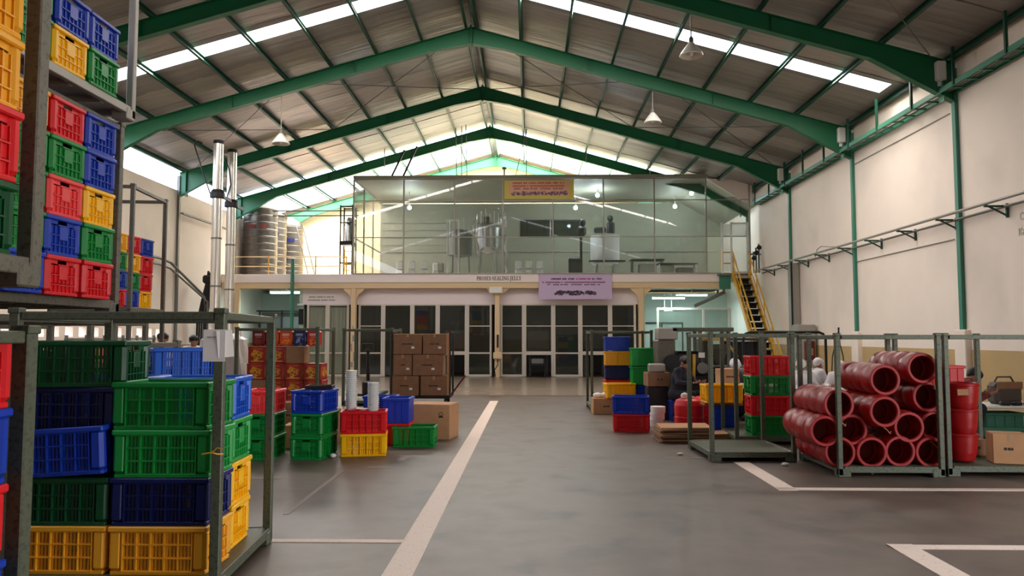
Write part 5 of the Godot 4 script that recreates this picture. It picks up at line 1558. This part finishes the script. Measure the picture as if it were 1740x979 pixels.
	part(t, "body", Geo.new().ball(Vector3(0, 0.14, 0), Vector3(0.16, 0.14, 0.14), 16), M.bay_paint)
	part(t, "knot", Geo.new().ball(Vector3(0, 0.29, 0), Vector3(0.05, 0.05, 0.05), 10), M.bay_paint)
	# the empty cage with the crate stack behind its post
	cage("empty grey-green pallet cage with a bare deck, right of the flattened cardboard", Vector3(2.77, 0, -10.3), 1.08, 1.2, 1.6, M.rack_green, 0.03)
	cage("pallet cage with the red and green crate stack, behind the empty cage", Vector3(3.55, 0, -11.75), 1.1, 1.1, 1.6, M.rack_green, -0.06)
	stack("grgr", Vector3(3.53, 0.115, -11.5), -0.03, "pile behind the empty cage's right post", "red and green crates behind the empty cage", 0.006)
	one("paper_scrap", "crumpled white paper on the floor by the foot of the empty cage", "litter", Geo.new().ball(Vector3(0, 0.02, 0), Vector3(0.05, 0.022, 0.04), 8), M.paper, Vector3(3.08, 0, -9.42))
	one("paper_scrap", "small white scrap on the floor left of the empty cage", "litter", Geo.new().ball(Vector3(0, 0.015, 0), Vector3(0.045, 0.016, 0.03), 8), M.paper, Vector3(1.98, 0, -10.25))
	for k in 9:
		var flat_label := "flattened cardboard sheet, %s in the pile left of the empty cage" % ["lowest", "second from the floor", "third from the floor", "fourth from the floor", "fifth from the floor", "sixth from the floor", "seventh from the floor", "eighth from the floor", "topmost"][k]
		var second := k >= 5
		var o := one("cardboard_sheet", flat_label, "cardboard", cb(Vector3(0, 0.012, 0), Vector3(0.75, 0.022, 0.62), 0.004), M.carton_light if k in [4, 8] else M.carton, Vector3(2.28 + (0.02 * (k % 3)), 0.025 * k, -11.7 + 0.03 * (k % 2)), 0.06 * sin(k * 2.1), "flattened cardboard sheets")
		if k == 8:
			o.rotation.z = 0.015
	for k in 4:
		one("cardboard_sheet", "flattened cardboard sheet, %s of the smaller pile inside the empty cage's left side" % ["lowest", "second", "third", "topmost"][k], "cardboard", cb(Vector3(0, 0.012, 0), Vector3(0.5, 0.022, 0.4), 0.004), M.carton_light if k == 3 else M.carton, Vector3(2.85, 0.025 * k, -11.9), 0.1 * k, "small pile of flattened cardboard")
	# drums and bins behind
	for k in 2:
		var q: Array = [[2.66, -12.95, 0.24, "red plastic drum in front of the machines, the left one of two", "r"], [2.98, -13.35, 0.2, "darker red plastic drum half hidden behind the left drum", "r"]][k]
		t = thing("plastic_drum", q[3], "drum", Vector3(q[0], 0, q[1]), 0.0, "red drums in front of the machines")
		part(t, "body", Geo.new().lathe([Vector2(0, 0), Vector2(q[2] * 0.92, 0.0), Vector2(q[2], 0.04), Vector2(q[2], 0.2), Vector2(q[2] * 1.03, 0.22), Vector2(q[2], 0.24), Vector2(q[2], 0.42), Vector2(q[2] * 0.9, 0.5), Vector2(q[2] * 0.6, 0.53), Vector2(0, 0.53)], 28), M.plastic_r)
		part(t, "cap", Geo.new().tube(Vector3(0.05, 0.53, 0), Vector3(0.05, 0.56, 0), 0.04, -1.0, 12), M.white_plastic)
	one("white_rag", "white rag lying on the left red drum", "rag", Geo.new().ball(Vector3(0, 0.04, 0), Vector3(0.07, 0.06, 0.05), 9), M.paper, Vector3(2.58, 0.53, -12.9))
	bin_box("dark blue plastic bin under the single yellow crate", Vector3(3.13, 0.0, -12.6), Vector3(0.38, 0.45, 0.4), M.plastic_b)
	crate("y", "yellow slatted crate by itself on the dark blue bin in front of the machines", Vector3(3.1, 0.5, -12.55), 0.02, "")
	one("plank", "narrow board bridging the dark blue bin under the yellow crate", "board", cb(Vector3(0, 0.022, 0), Vector3(0.62, 0.044, 0.3), 0.006), M.carton, Vector3(3.11, 0.452, -12.58))
	# blue over red crates and the cage with the mixed stack
	stack("rb", Vector3(1.68, 0.0, -12.85), -0.12, "pair alone at the right group's left front", "blue and red crates at the left front of the right-hand group", 0.004)
	cage("pallet cage with mixed bins at the left of the right-hand group", Vector3(1.92, 0, -16.7), 1.3, 1.3, 1.68, M.rack_green, 0.0)
	var bins := [["b", 0.12, 0.26, "blue bin lowest in the mixed stack, right-hand group"], ["r", 0.39, 0.26, "red bin second in the mixed stack, right-hand group"], ["n", 0.66, 0.28, "dark blue bin third in the mixed stack, right-hand group"], ["o", 0.95, 0.30, "orange-yellow bin fourth in the mixed stack, right-hand group"], ["b", 1.26, 0.30, "blue bin topmost in the mixed stack, right-hand group"]]
	for q in bins:
		bin_box(q[3], Vector3(1.86, q[1], -16.45), Vector3(0.54, q[2], 0.42), M["plastic_" + q[0]], rng.randf_range(-0.04, 0.04), "bins in the mixed stack")
	for k in 3:
		bin_box(["bright green bin lowest of the tall green pile beside the mixed stack", "green bin in the middle of the tall green pile beside the mixed stack", "green bin on top of the tall green pile beside the mixed stack"][k], Vector3(2.36, 0.2 + 0.38 * k, -15.85), Vector3(0.58, 0.37, 0.42), M.plastic_l if k else M.plastic_b, 0.0, "green bins beside the mixed stack")
	one("pallet_block", "low wooden block under the tall green pile of bins", "block", cb(Vector3(0, 0.1, 0), Vector3(0.5, 0.2, 0.38), 0.01), M.carton, Vector3(2.36, 0, -15.85))
	crate("y", "small yellow crate in front of the mixed stack, right-hand group", Vector3(1.82, 0.33, -15.7), 0.1, "")
	carton("open pale carton with crumpled paper at the foot of the left right-group cage", Vector3(1.52, 0.0, -15.75), Vector3(0.5, 0.32, 0.4), M.carton_light, 0.05, "", false)
	carton("low carton under the small yellow crate, right-hand group", Vector3(1.95, 0.0, -15.45), Vector3(0.4, 0.32, 0.4), M.carton, 0.05, "", false)
	for k in 3:
		one("paper_ball", ["crumpled pale paper at the left in the open carton", "crumpled pale paper in the middle of the open carton", "crumpled pale paper at the right in the open carton"][k], "paper", Geo.new().ball(Vector3(0, 0.05, 0), Vector3(0.1, 0.06, 0.09), 9), M.paper, Vector3(1.38 + 0.14 * k, 0.318, -15.72 - 0.03 * k), 0.5 * k, "crumpled paper in the open carton")
	carton("brown carton leaning in the mixed stack of bins", Vector3(2.02, 0.12, -16.2), Vector3(0.24, 0.45, 0.06), M.carton, 0.0, "", false)
	machines()


func machines() -> void:
	# the worn packing machines behind the drums
	var t := thing("press_machine", "tall grey-green machine with an open frame, left of the machine row", "machine", Vector3(3.0, 0, -15.4))
	part(t, "cabinet", cb(Vector3(-0.32, 0.75, 0), Vector3(0.35, 1.5, 0.6), 0.03), M.rack_grey)
	part(t, "head_box", cb(Vector3(-0.28, 1.62, 0.05), Vector3(0.38, 0.24, 0.5), 0.02), M.rail_grey)
	part(t, "frame", Geo.new().box(Vector3(0.35, 0.85, 0.25), Vector3(0.06, 1.7, 0.06)).box(Vector3(0.9, 0.85, 0.25), Vector3(0.06, 1.7, 0.06)).box(Vector3(0.35, 0.85, -0.25), Vector3(0.06, 1.7, 0.06)).box(Vector3(0.9, 0.85, -0.25), Vector3(0.06, 1.7, 0.06)), M.rack_green)
	part(t, "cross_beam", cb(Vector3(0.4, 1.7, 0), Vector3(1.2, 0.08, 0.6), 0.01), M.rack_green)
	part(t, "drive_block", cb(Vector3(0.1, 1.0, 0.1), Vector3(0.5, 0.55, 0.5), 0.06), M.black)
	part(t, "drive_block", cb(Vector3(0.35, 0.6, 0.15), Vector3(0.7, 0.5, 0.5), 0.06), M.dark_metal)
	part(t, "lever", Geo.new().tube(Vector3(0.18, 0.75, 0.42), Vector3(0.19, 1.22, 0.42), 0.03, -1.0, 10), M.rail_yellow)
	part(t, "plate", bx(Vector3(0.35, 1.2, 0.36), Vector3(0.12, 0.1, 0.01)), M.paper)
	part(t, "fly_wheel", Geo.new().tube(Vector3(-0.2, 1.05, 0.32), Vector3(-0.2, 1.05, 0.38), 0.16, -1.0, 20), M.dark_metal)
	part(t, "gear", Geo.new().tube(Vector3(0.35, 0.95, 0.36), Vector3(0.35, 0.95, 0.42), 0.11, -1.0, 14), M.grey_metal)
	for x in [-0.3, 0.8]:
		part(t, "foot", cb(Vector3(x, 0.04, 0), Vector3(0.4, 0.08, 0.6), 0.01), M.dark_metal)
	t = thing("conveyor_machine", "dark machine with a hopper and yellow trim, middle of the machine row", "machine", Vector3(3.95, 0, -16.3))
	part(t, "body", cb(Vector3(0, 0.5, 0), Vector3(0.9, 0.9, 0.6), 0.05), M.dark_metal)
	part(t, "upright", cb(Vector3(-0.25, 1.2, -0.1), Vector3(0.3, 0.7, 0.4), 0.04), M.rack_green)
	part(t, "hopper", Geo.new().lathe([Vector2(0.06, 0.95), Vector2(0.24, 1.3), Vector2(0.25, 1.4)], 18), M.rack_grey)
	part(t, "yellow_trim", Geo.new().box(Vector3(-0.1, 1.5, 0.15), Vector3(0.6, 0.05, 0.05)).box(Vector3(0.28, 1.28, 0.2), Vector3(0.04, 0.34, 0.04), Basis.from_euler(Vector3(0, 0, 0.6))), M.rail_yellow)
	part(t, "shelf", bx(Vector3(0.2, 0.95, 0.35), Vector3(0.8, 0.03, 0.3)), M.grey_metal)
	part(t, "roller", Geo.new().tube(Vector3(-0.4, 0.7, 0.35), Vector3(0.4, 0.7, 0.35), 0.07, -1.0, 12), M.grey_metal)
	for x in [-0.38, 0.38]:
		part(t, "leg", bx(Vector3(x, 0.03, 0), Vector3(0.12, 0.06, 0.5)), M.black)
	t = thing("glass_cabinet", "dark-fronted cabinet frame behind the worker with the white cap", "cabinet", Vector3(5.1, 0, -18.4))
	for x in [-0.42, 0.42]:
		for z in [-0.25, 0.25]:
			part(t, "post", bx(Vector3(x, 0.75, z), Vector3(0.06, 1.5, 0.06)), M.rack_grey)
	part(t, "back", bx(Vector3(0, 0.95, -0.2), Vector3(0.8, 1.0, 0.03)), M.black)
	part(t, "top", cb(Vector3(0, 1.5, 0), Vector3(0.95, 0.07, 0.6), 0.01), M.stain)
	part(t, "base", cb(Vector3(0, 0.25, 0), Vector3(0.8, 0.45, 0.5), 0.02), M.rack_grey)
	t = thing("tube_barrier", "bent grey tube frame standing behind the red and green crate stack", "frame", Vector3(5.6, 0, -17.0))
	part(t, "tube", Geo.new().path([Vector3(-0.9, 0, 0), Vector3(-0.9, 1.5, 0), Vector3(-0.85, 1.62, 0), Vector3(-0.75, 1.66, 0), Vector3(0.75, 1.66, 0), Vector3(0.85, 1.62, 0), Vector3(0.9, 1.5, 0), Vector3(0.9, 0, 0)], 0.03, 8), M.dark_metal)
	part(t, "cross_tube", Geo.new().tube(Vector3(-0.9, 0.6, 0), Vector3(0.9, 0.6, 0), 0.025, -1.0, 8), M.dark_metal)
	t = thing("work_bench", "work bench piled with dark goods in front of the worker with the white cap", "bench", Vector3(3.95, 0, -13.9))
	part(t, "top", cb(Vector3(0, 0.68, 0), Vector3(1.5, 0.05, 0.7), 0.008), M.window_white)
	for x in [-0.7, 0.7]:
		for z in [-0.3, 0.3]:
			part(t, "leg", bx(Vector3(x, 0.33, z), Vector3(0.05, 0.65, 0.05)), M.grey_metal)
	carton("small open carton on the bench before the worker with the white cap", Vector3(3.55, 0.706, -13.9), Vector3(0.36, 0.28, 0.26), M.carton_light, 0.1, "", false)
	one("goods_bag", "dark speckled bag on the bench right of the small open carton", "bag", Geo.new().ball(Vector3(0, 0.16, 0), Vector3(0.24, 0.165, 0.18), 16), M.stain, Vector3(3.95, 0.706, -13.85))
	one("yellow_scoop", "yellow scoop standing on the bench beside the crate stack", "tool", Geo.new().tube(Vector3(0, 0.02, 0), Vector3(0.12, 0.3, 0), 0.03, 0.05, 10), M.rail_yellow, Vector3(4.35, 0.706, -13.8))
	carton("brown tray box stacked among the machines at the left", Vector3(2.42, 0.622, -14.75), Vector3(0.42, 0.26, 0.35), M.carton, 0.1, "", false)
	one("side_table", "low dark stand under the brown tray box", "stand", cb(Vector3(0, 0.31, 0), Vector3(0.4, 0.62, 0.34), 0.02), M.dark_metal, Vector3(2.42, 0, -14.75))
	one("parts_tray", "pale parts tray on the brown tray box among the machines", "tray", cb(Vector3(0, 0.08, 0), Vector3(0.3, 0.16, 0.28), 0.02), M.rail_grey, Vector3(2.42, 0.884, -14.75))
	for k in 3:
		one("white_roll", ["white roll lowest in the small pile by the machines", "white roll in the middle of the small pile by the machines", "white roll on top of the small pile by the machines"][k], "roll", Geo.new().tube(Vector3(0, 0.0, 0), Vector3(0, 0.11, 0), 0.13, -1.0, 20).tube(Vector3(0, 0.11, 0), Vector3(0, 0.112, 0), 0.05, -1.0, 12), M.paper, Vector3(2.22 + 0.015 * k, 0.113 * k, -13.6), 0.0, "white rolls by the machines")
	# packing table of the three workers in white
	t = thing("packing_table", "long packing table in front of the three workers in white", "table", Vector3(5.55, 0, -13.35))
	part(t, "top", cb(Vector3(0, 0.66, 0), Vector3(1.9, 0.04, 0.6), 0.008), M.window_white)
	for x in [-0.9, 0.9]:
		for z in [-0.25, 0.25]:
			part(t, "leg", bx(Vector3(x, 0.32, z), Vector3(0.05, 0.64, 0.05)), M.grey_metal)
	t = thing("red_fire_box", "small red box with a light patch hung behind the workers in white", "box", Vector3(5.75, 1.12, -15.9))
	part(t, "box", cb(Vector3(0, 0.16, 0), Vector3(0.2, 0.4, 0.12), 0.02), M.cloth_red)
	part(t, "patch", bx(Vector3(0.0, 0.13, 0.062), Vector3(0.1, 0.14, 0.004)), M.carton_light)
	part(t, "stand", bx(Vector3(0, -0.58, 0), Vector3(0.05, 1.08, 0.05)), M.dark_metal)
	part(t, "stand_foot", bx(Vector3(0, -1.1, 0), Vector3(0.35, 0.04, 0.35)), M.dark_metal)
	t = thing("hanging_cords", "two thin dark cords hanging down behind the workers in white", "cord", Vector3(6.3, 0.95, -15.9))
	for k in 2:
		part(t, "cord", Geo.new().path([Vector3(0.05, 0.75, 0), Vector3(-0.03 + 0.1 * k, 0.45, 0), Vector3(-0.1 + 0.22 * k, 0.2, 0.02), Vector3(-0.16 + 0.3 * k, -0.93, 0.0)], 0.012, 5), M.black)
	part(t, "hook", Geo.new().tube(Vector3(0.05, 0.74, 0), Vector3(0.05, 0.8, 0), 0.02, -1.0, 8), M.black)


# ---------------------------------------------------------------- people
class Body:
	# tapered capsules joined by a smooth minimum, meshed as surface nets
	var a := []
	var b := []
	var ra := []
	var rb := []
	var tag := []

	func bone(p: Vector3, q: Vector3, r0: float, r1: float, t := 0) -> void:
		a.append(p); b.append(q); ra.append(r0); rb.append(r1); tag.append(t)

	func field(p: Vector3, near: PackedInt32Array, k: float) -> float:
		var s := 0.0
		for i in near:
			var ba: Vector3 = b[i] - a[i]
			var t := clampf((p - a[i]).dot(ba) / maxf(ba.length_squared(), 1e-9), 0.0, 1.0)
			var d: float = (p - a[i] - ba * t).length() - lerpf(ra[i], rb[i], t)
			s += exp(-d / k)
		return -k * log(s + 1e-30)

	func nearest_tag(p: Vector3) -> int:
		var best := 1e9
		var w := 0
		for i in a.size():
			var ba: Vector3 = b[i] - a[i]
			var t := clampf((p - a[i]).dot(ba) / maxf(ba.length_squared(), 1e-9), 0.0, 1.0)
			var d: float = (p - a[i] - ba * t).length() - lerpf(ra[i], rb[i], t)
			if d < best:
				best = d
				w = tag[i]
		return w

	func nets(cell: float, k: float) -> Array:
		# every bone marks the cells round it; only those are sampled
		var marks := {}
		for i in a.size():
			var r: float = maxf(ra[i], rb[i]) + cell * 2.0
			var lo: Vector3 = (a[i].min(b[i]) - Vector3.ONE * r) / cell
			var hi: Vector3 = (a[i].max(b[i]) + Vector3.ONE * r) / cell
			for x in range(floori(lo.x), ceili(hi.x)):
				for y in range(floori(lo.y), ceili(hi.y)):
					for z in range(floori(lo.z), ceili(hi.z)):
						var p := Vector3(x, y, z) * cell
						var ba: Vector3 = b[i] - a[i]
						var t := clampf((p - a[i]).dot(ba) / maxf(ba.length_squared(), 1e-9), 0.0, 1.0)
						if (p - a[i] - ba * t).length() - lerpf(ra[i], rb[i], t) < cell * 2.0 + k * 2.0:
							var key := Vector3i(x, y, z)
							if not marks.has(key):
								marks[key] = PackedInt32Array()
							var lst: PackedInt32Array = marks[key]
							lst.append(i)
							marks[key] = lst
		var val := {}
		for key in marks:
			val[key] = field(Vector3(key) * cell, marks[key], k)
		var index := {}
		var pts := PackedVector3Array()
		for key in val:
			var sum := Vector3.ZERO
			var n := 0
			var ok := true
			var c := []
			for o in 8:
				var q: Vector3i = key + Vector3i(o & 1, (o >> 1) & 1, (o >> 2) & 1)
				if not val.has(q):
					ok = false
					break
				c.append(val[q])
			if not ok:
				continue
			for e in [[0, 1], [2, 3], [4, 5], [6, 7], [0, 2], [1, 3], [4, 6], [5, 7], [0, 4], [1, 5], [2, 6], [3, 7]]:
				var u: float = c[e[0]]
				var w: float = c[e[1]]
				if (u < 0.0) != (w < 0.0):
					var f := u / (u - w)
					var p0 := Vector3(e[0] & 1, (e[0] >> 1) & 1, (e[0] >> 2) & 1)
					var p1 := Vector3(e[1] & 1, (e[1] >> 1) & 1, (e[1] >> 2) & 1)
					sum += p0.lerp(p1, f)
					n += 1
			if n:
				index[key] = pts.size()
				pts.append((Vector3(key) + sum / n) * cell)
		var quads := []
		for key in index:
			for ax in 3:
				var e := Vector3i(1 if ax == 0 else 0, 1 if ax == 1 else 0, 1 if ax == 2 else 0)
				if not val.has(key + e) or (val[key] < 0.0) == (val[key + e] < 0.0):
					continue
				var s := Vector3i(0, 1, 0) if ax == 0 else (Vector3i(0, 0, 1) if ax == 1 else Vector3i(1, 0, 0))
				var t2 := Vector3i(0, 0, 1) if ax == 0 else (Vector3i(1, 0, 0) if ax == 1 else Vector3i(0, 1, 0))
				var q := [key, key - s, key - s - t2, key - t2]
				if q.all(func(w): return index.has(w)):
					quads.append(q.map(func(w): return index[w]))
		# normals from the field's gradient by averaging faces
		var nn := PackedVector3Array()
		nn.resize(pts.size())
		for p in pts.size():
			var best := Vector3.ZERO
			var wsum := 0.0
			for i in a.size():
				var ba: Vector3 = b[i] - a[i]
				var t := clampf((pts[p] - a[i]).dot(ba) / maxf(ba.length_squared(), 1e-9), 0.0, 1.0)
				var dv: Vector3 = pts[p] - a[i] - ba * t
				var w := exp(-(dv.length() - lerpf(ra[i], rb[i], t)) / k)
				best += dv.normalized() * w
				wsum += w
			nn[p] = best.normalized()
		return [pts, nn, quads]


func add_net(g: Geo, net: Array, xf := Transform3D(), off := 0.0, keep = null) -> void:
	var pts: PackedVector3Array = net[0]
	var nn: PackedVector3Array = net[1]
	for q in net[2]:
		if keep != null and not keep.call(q):
			continue
		var p := []
		var m := []
		for i in q:
			p.append(xf * (pts[i] + nn[i] * off))
			m.append((xf.basis * nn[i]).normalized())
		g.tri(p[0], p[1], p[2], m[0], m[1], m[2])
		g.tri(p[0], p[2], p[3], m[0], m[2], m[3])


var head_net := []
var hand_net := []
var cap_net := []
var pose_cache := {}


func make_head_and_hand() -> void:
	# head: skull, jaw, cheeks, nose, lips, ears; the origin is between the ears, the face looks along +z
	var h := Body.new()
	h.bone(Vector3(0, 0.03, -0.02), Vector3(0, 0.035, 0.015), 0.082, 0.078)
	h.bone(Vector3(0, -0.03, 0.03), Vector3(0, -0.075, 0.05), 0.052, 0.03)
	h.bone(Vector3(-0.035, -0.02, 0.05), Vector3(-0.03, -0.05, 0.05), 0.025, 0.022)
	h.bone(Vector3(0.035, -0.02, 0.05), Vector3(0.03, -0.05, 0.05), 0.025, 0.022)
	h.bone(Vector3(0, 0.0, 0.088), Vector3(0, -0.03, 0.103), 0.007, 0.011)
	h.bone(Vector3(-0.018, -0.062, 0.078), Vector3(0.018, -0.062, 0.078), 0.008, 0.008)
	for s in [-1.0, 1.0]:
		h.bone(Vector3(s * 0.083, 0.01, -0.01), Vector3(s * 0.083, -0.025, 0.0), 0.014, 0.009)
	h.bone(Vector3(0, -0.05, -0.015), Vector3(0, -0.15, -0.03), 0.05, 0.052)
	head_net = h.nets(0.0095, 0.008)
	var c := Body.new()
	c.bone(Vector3(0, 0.045, -0.025), Vector3(0, 0.045, 0.012), 0.094, 0.088)
	c.bone(Vector3(-0.06, 0.06, 0.03), Vector3(0.06, 0.06, 0.03), 0.035, 0.035)
	c.bone(Vector3(0, 0.02, -0.06), Vector3(0, -0.03, -0.06), 0.05, 0.035)
	cap_net = c.nets(0.013, 0.012)
	# hand: palm, four unequal bent fingers and a thumb from the side of the palm; the wrist at the origin, fingers along -y
	var d := Body.new()
	d.bone(Vector3(-0.022, -0.015, 0), Vector3(-0.025, -0.08, 0), 0.015, 0.013)
	d.bone(Vector3(0.0, -0.01, 0), Vector3(0.0, -0.085, 0), 0.017, 0.013)
	d.bone(Vector3(0.022, -0.015, 0), Vector3(0.024, -0.075, 0), 0.015, 0.012)
	var ln := [0.066, 0.076, 0.07, 0.054]
	for i in 4:
		var x := -0.033 + 0.0215 * i
		var l: float = ln[i]
		var k0 := Vector3(x, -0.085 + absf(i - 1.4) * 0.004, 0)
		var k1 := k0 + Vector3((i - 1.5) * 0.002, -l * 0.45, 0.012)
		var k2 := k1 + Vector3(0, -l * 0.28, 0.02)
		var k3 := k2 + Vector3(0, -l * 0.12, 0.02)
		d.bone(k0, k1, 0.0088, 0.0082); d.bone(k1, k2, 0.0082, 0.0076); d.bone(k2, k3, 0.0076, 0.0066)
	d.bone(Vector3(-0.025, -0.03, 0.004), Vector3(-0.052, -0.062, 0.02), 0.012, 0.0095)
	d.bone(Vector3(-0.052, -0.062, 0.02), Vector3(-0.056, -0.09, 0.034), 0.0092, 0.0075)
	hand_net = d.nets(0.0058, 0.0035)


func pose_body(pose: String) -> Dictionary:
	if pose_cache.has(pose):
		return pose_cache[pose]
	var o := Body.new()
	var hip := Vector3(0, 0.90, 0)
	var chest := Vector3(0, 1.20, 0.0)
	var neck := Vector3(0, 1.37, 0.0)
	var head := Transform3D(Basis(), Vector3(0, 1.51, 0.03))
	var kn := [Vector3(0.1, 0.48, 0.02), Vector3(-0.1, 0.48, 0.02)]
	var an := [Vector3(0.11, 0.09, -0.02), Vector3(-0.11, 0.09, -0.02)]
	var el := [Vector3(0.25, 1.07, -0.03), Vector3(-0.25, 1.07, -0.03)]
	var wr := [Vector3(0.24, 0.87, 0.10), Vector3(-0.24, 0.87, 0.10)]
	if pose != "stand":
		hip = Vector3(0, 0.50, 0)
		chest = Vector3(0, 0.79, 0.07)
		neck = Vector3(0, 0.95, 0.12)
		head = Transform3D(Basis.from_euler(Vector3(0.35, 0, 0)), Vector3(0, 1.07, 0.18))
		kn = [Vector3(0.11, 0.50, 0.40), Vector3(-0.11, 0.50, 0.40)]
		an = [Vector3(0.11, 0.09, 0.36), Vector3(-0.11, 0.09, 0.36)]
		el = [Vector3(0.25, 0.71, 0.20), Vector3(-0.25, 0.71, 0.20)]
		wr = [Vector3(0.14, 0.72, 0.42), Vector3(-0.14, 0.72, 0.42)]
		if pose == "lean":
			chest = Vector3(0, 0.76, 0.16)
			neck = Vector3(0, 0.87, 0.27)
			head = Transform3D(Basis.from_euler(Vector3(0.75, 0.15, 0)), Vector3(0, 0.95, 0.36))
			el = [Vector3(0.24, 0.62, 0.3), Vector3(-0.24, 0.62, 0.3)]
			wr = [Vector3(0.15, 0.70, 0.5), Vector3(-0.15, 0.70, 0.5)]
	var up := (neck - chest).normalized()
	o.bone(hip + Vector3(0.06, 0, 0), hip + Vector3(-0.06, 0, 0), 0.118, 0.118, 2)
	o.bone(hip.lerp(chest, 0.25), chest, 0.125, 0.14, 1)
	o.bone(chest + Vector3(0.06, 0, 0), chest + Vector3(-0.06, 0, 0), 0.118, 0.118, 1)
	o.bone(neck + Vector3(0.15, -0.03, 0), neck + Vector3(-0.15, -0.03, 0), 0.062, 0.062, 1)
	o.bone(neck - up * 0.02, head * Vector3(0, -0.06, -0.02), 0.055, 0.05, 0)
	for s in 2:
		var sx := 1.0 if s == 0 else -1.0
		var sh := neck + Vector3(sx * 0.165, -0.045, 0)
		o.bone(sh, el[s], 0.054, 0.043, 1)
		o.bone(el[s], wr[s], 0.041, 0.029, 3 if pose == "stand" else 1)
		o.bone(hip + Vector3(sx * 0.085, -0.02, 0), kn[s], 0.085, 0.06, 2)
		o.bone(kn[s], an[s], 0.058, 0.04, 2)
		o.bone(an[s] + Vector3(0, -0.035, -0.03), an[s] + Vector3(0, -0.05, 0.14), 0.04, 0.034, 4)
	var net := o.nets(0.026, 0.018)
	var tags := PackedInt32Array()
	for p in net[0]:
		tags.append(o.nearest_tag(p))
	var body := Geo.new()
	add_net(body, net)
	add_net(body, head_net, head)
	for s in 2:
		var dn: Vector3 = (el[s] - wr[s]).normalized()
		var side := dn.cross(Vector3.BACK if absf(dn.z) < 0.8 else Vector3.UP).normalized() * (1.0 if s == 0 else -1.0)
		var bs := Basis(side * (1.0 if s == 0 else -1.0), dn, (side * (1.0 if s == 0 else -1.0)).cross(dn))
		add_net(body, hand_net, Transform3D(bs, wr[s]))
	var d := {"body": body.mesh(), "head": head}
	for w in [["shirt", [1, 3] if pose == "x" else [1]], ["trousers", [2]], ["shoes", [4]]]:
		var g := Geo.new()
		add_net(g, net, Transform3D(), 0.011, func(q): return q.any(func(i): return tags[i] in w[1]))
		d[w[0]] = g.mesh()
	var face := Geo.new()
	for s in [-1.0, 1.0]:
		face.ball(head * Vector3(s * 0.031, 0.012, 0.078), Vector3(0.010, 0.006, 0.010), 8)
	d.eyes = face.mesh()
	var brow := Geo.new()
	for s in [-1.0, 1.0]:
		brow.tube(head * Vector3(s * 0.018, 0.03, 0.086), head * Vector3(s * 0.045, 0.03, 0.076), 0.004, -1.0, 6)
	d.brows = brow.mesh()
	d.mouth = Geo.new().tube(head * Vector3(-0.018, -0.06, 0.084), head * Vector3(0.018, -0.06, 0.084), 0.004, -1.0, 6).mesh()
	var hc := Geo.new()
	add_net(hc, cap_net, head, 0.0)
	d.cap = hc.mesh()
	var hr := Geo.new()
	add_net(hr, cap_net, head, -0.004)
	d.hair = hr.mesh()
	pose_cache[pose] = d
	return d


func person(label: String, pose: String, at: Vector3, yaw: float, shirt: Material, cap: Material, k := 1.0, group := "") -> void:
	var d := pose_body(pose)
	var t := thing("person", label, "person", at, yaw, group)
	t.scale = Vector3.ONE * k
	part(t, "body", d.body, M.skin)
	part(t, "shirt", d.shirt, shirt)
	part(t, "trousers", d.trousers, M.trousers)
	part(t, "shoes", d.shoes, M.rubber)
	part(t, "eyes", d.eyes, M.black)
	part(t, "eyebrows", d.brows, M.hair)
	part(t, "mouth", d.mouth, M.cloth_red)
	if cap:
		part(t, "cap", d.cap, cap)
	else:
		part(t, "hair", d.hair, M.hair)


func stool(label: String, at: Vector3, k := 1.0) -> void:
	var t := thing("stool", label, "stool", at, 0.0, "plastic stools of the seated workers")
	t.scale = Vector3(1, k, 1)
	part(t, "seat", cb(Vector3(0, 0.362, 0), Vector3(0.3, 0.03, 0.3), 0.01), M.plastic_b)
	for x in [-0.12, 0.12]:
		for z in [-0.12, 0.12]:
			part(t, "leg", bx(Vector3(x, 0.174, z), Vector3(0.035, 0.348, 0.035)), M.plastic_b)


func people() -> void:
	make_head_and_hand()
	person("person in a white shirt with bare dark hair standing at the left, facing the camera", "stand", Vector3(-6.42, 0, -13.3), 0.15, M.cloth_white, null, 1.0)
	person("person in a white shirt and pale headband bending beside the first one at the left", "stand", Vector3(-6.95, 0, -15.7), 0.6, M.cloth_white, M.hair, 0.97)
	var wg := "workers in white seated at the packing table"
	person("person in white with a white cap, seated leftmost at the packing table, back turned", "sit", Vector3(4.9, 0, -13.95), 2.9, M.cloth_white, M.cloth_white, 0.95, wg)
	person("person in white with a white cap, seated in the middle behind the packing table", "sit", Vector3(5.46, 0, -15.05), 1.9, M.cloth_white, M.cloth_white, 0.95, wg)
	person("person in white with a white cap, seated rightmost beside the red tub cage, looking down", "sit", Vector3(5.6, 0, -13.95), -0.5, M.cloth_white, M.cloth_white, 0.94, wg)
	person("person in grey with white head cover, bending over the bench by the crate stack", "lean", Vector3(3.92, 0, -14.95), -0.15, M.cloth_grey, M.cloth_white, 1.06)
	person("person in dark clothes seated between the machines, face turned to the right", "sit", Vector3(2.74, 0, -14.4), 0.8, M.cloth_dark, null, 1.0)
	person("person with dark hair and a dull red shirt, leaning over the table at the right", "lean", Vector3(6.2, 0, -11.6), 1.35, M.cloth_red, null, 1.02)
	stool("blue stool under the leftmost worker in white", Vector3(4.9, 0, -13.95), 0.95)
	stool("blue stool under the middle worker in white", Vector3(5.46, 0, -15.05), 0.98)
	stool("blue stool under the rightmost worker in white", Vector3(5.6, 0, -13.95), 0.95)
	stool("blue stool under the worker in striped grey", Vector3(3.92, 0, -14.95), 1.06)
	stool("blue stool under the worker in dark clothes", Vector3(2.74, 0, -14.4))
	stool("blue stool under the dark-haired worker at the right", Vector3(6.2, 0, -11.6), 1.02)
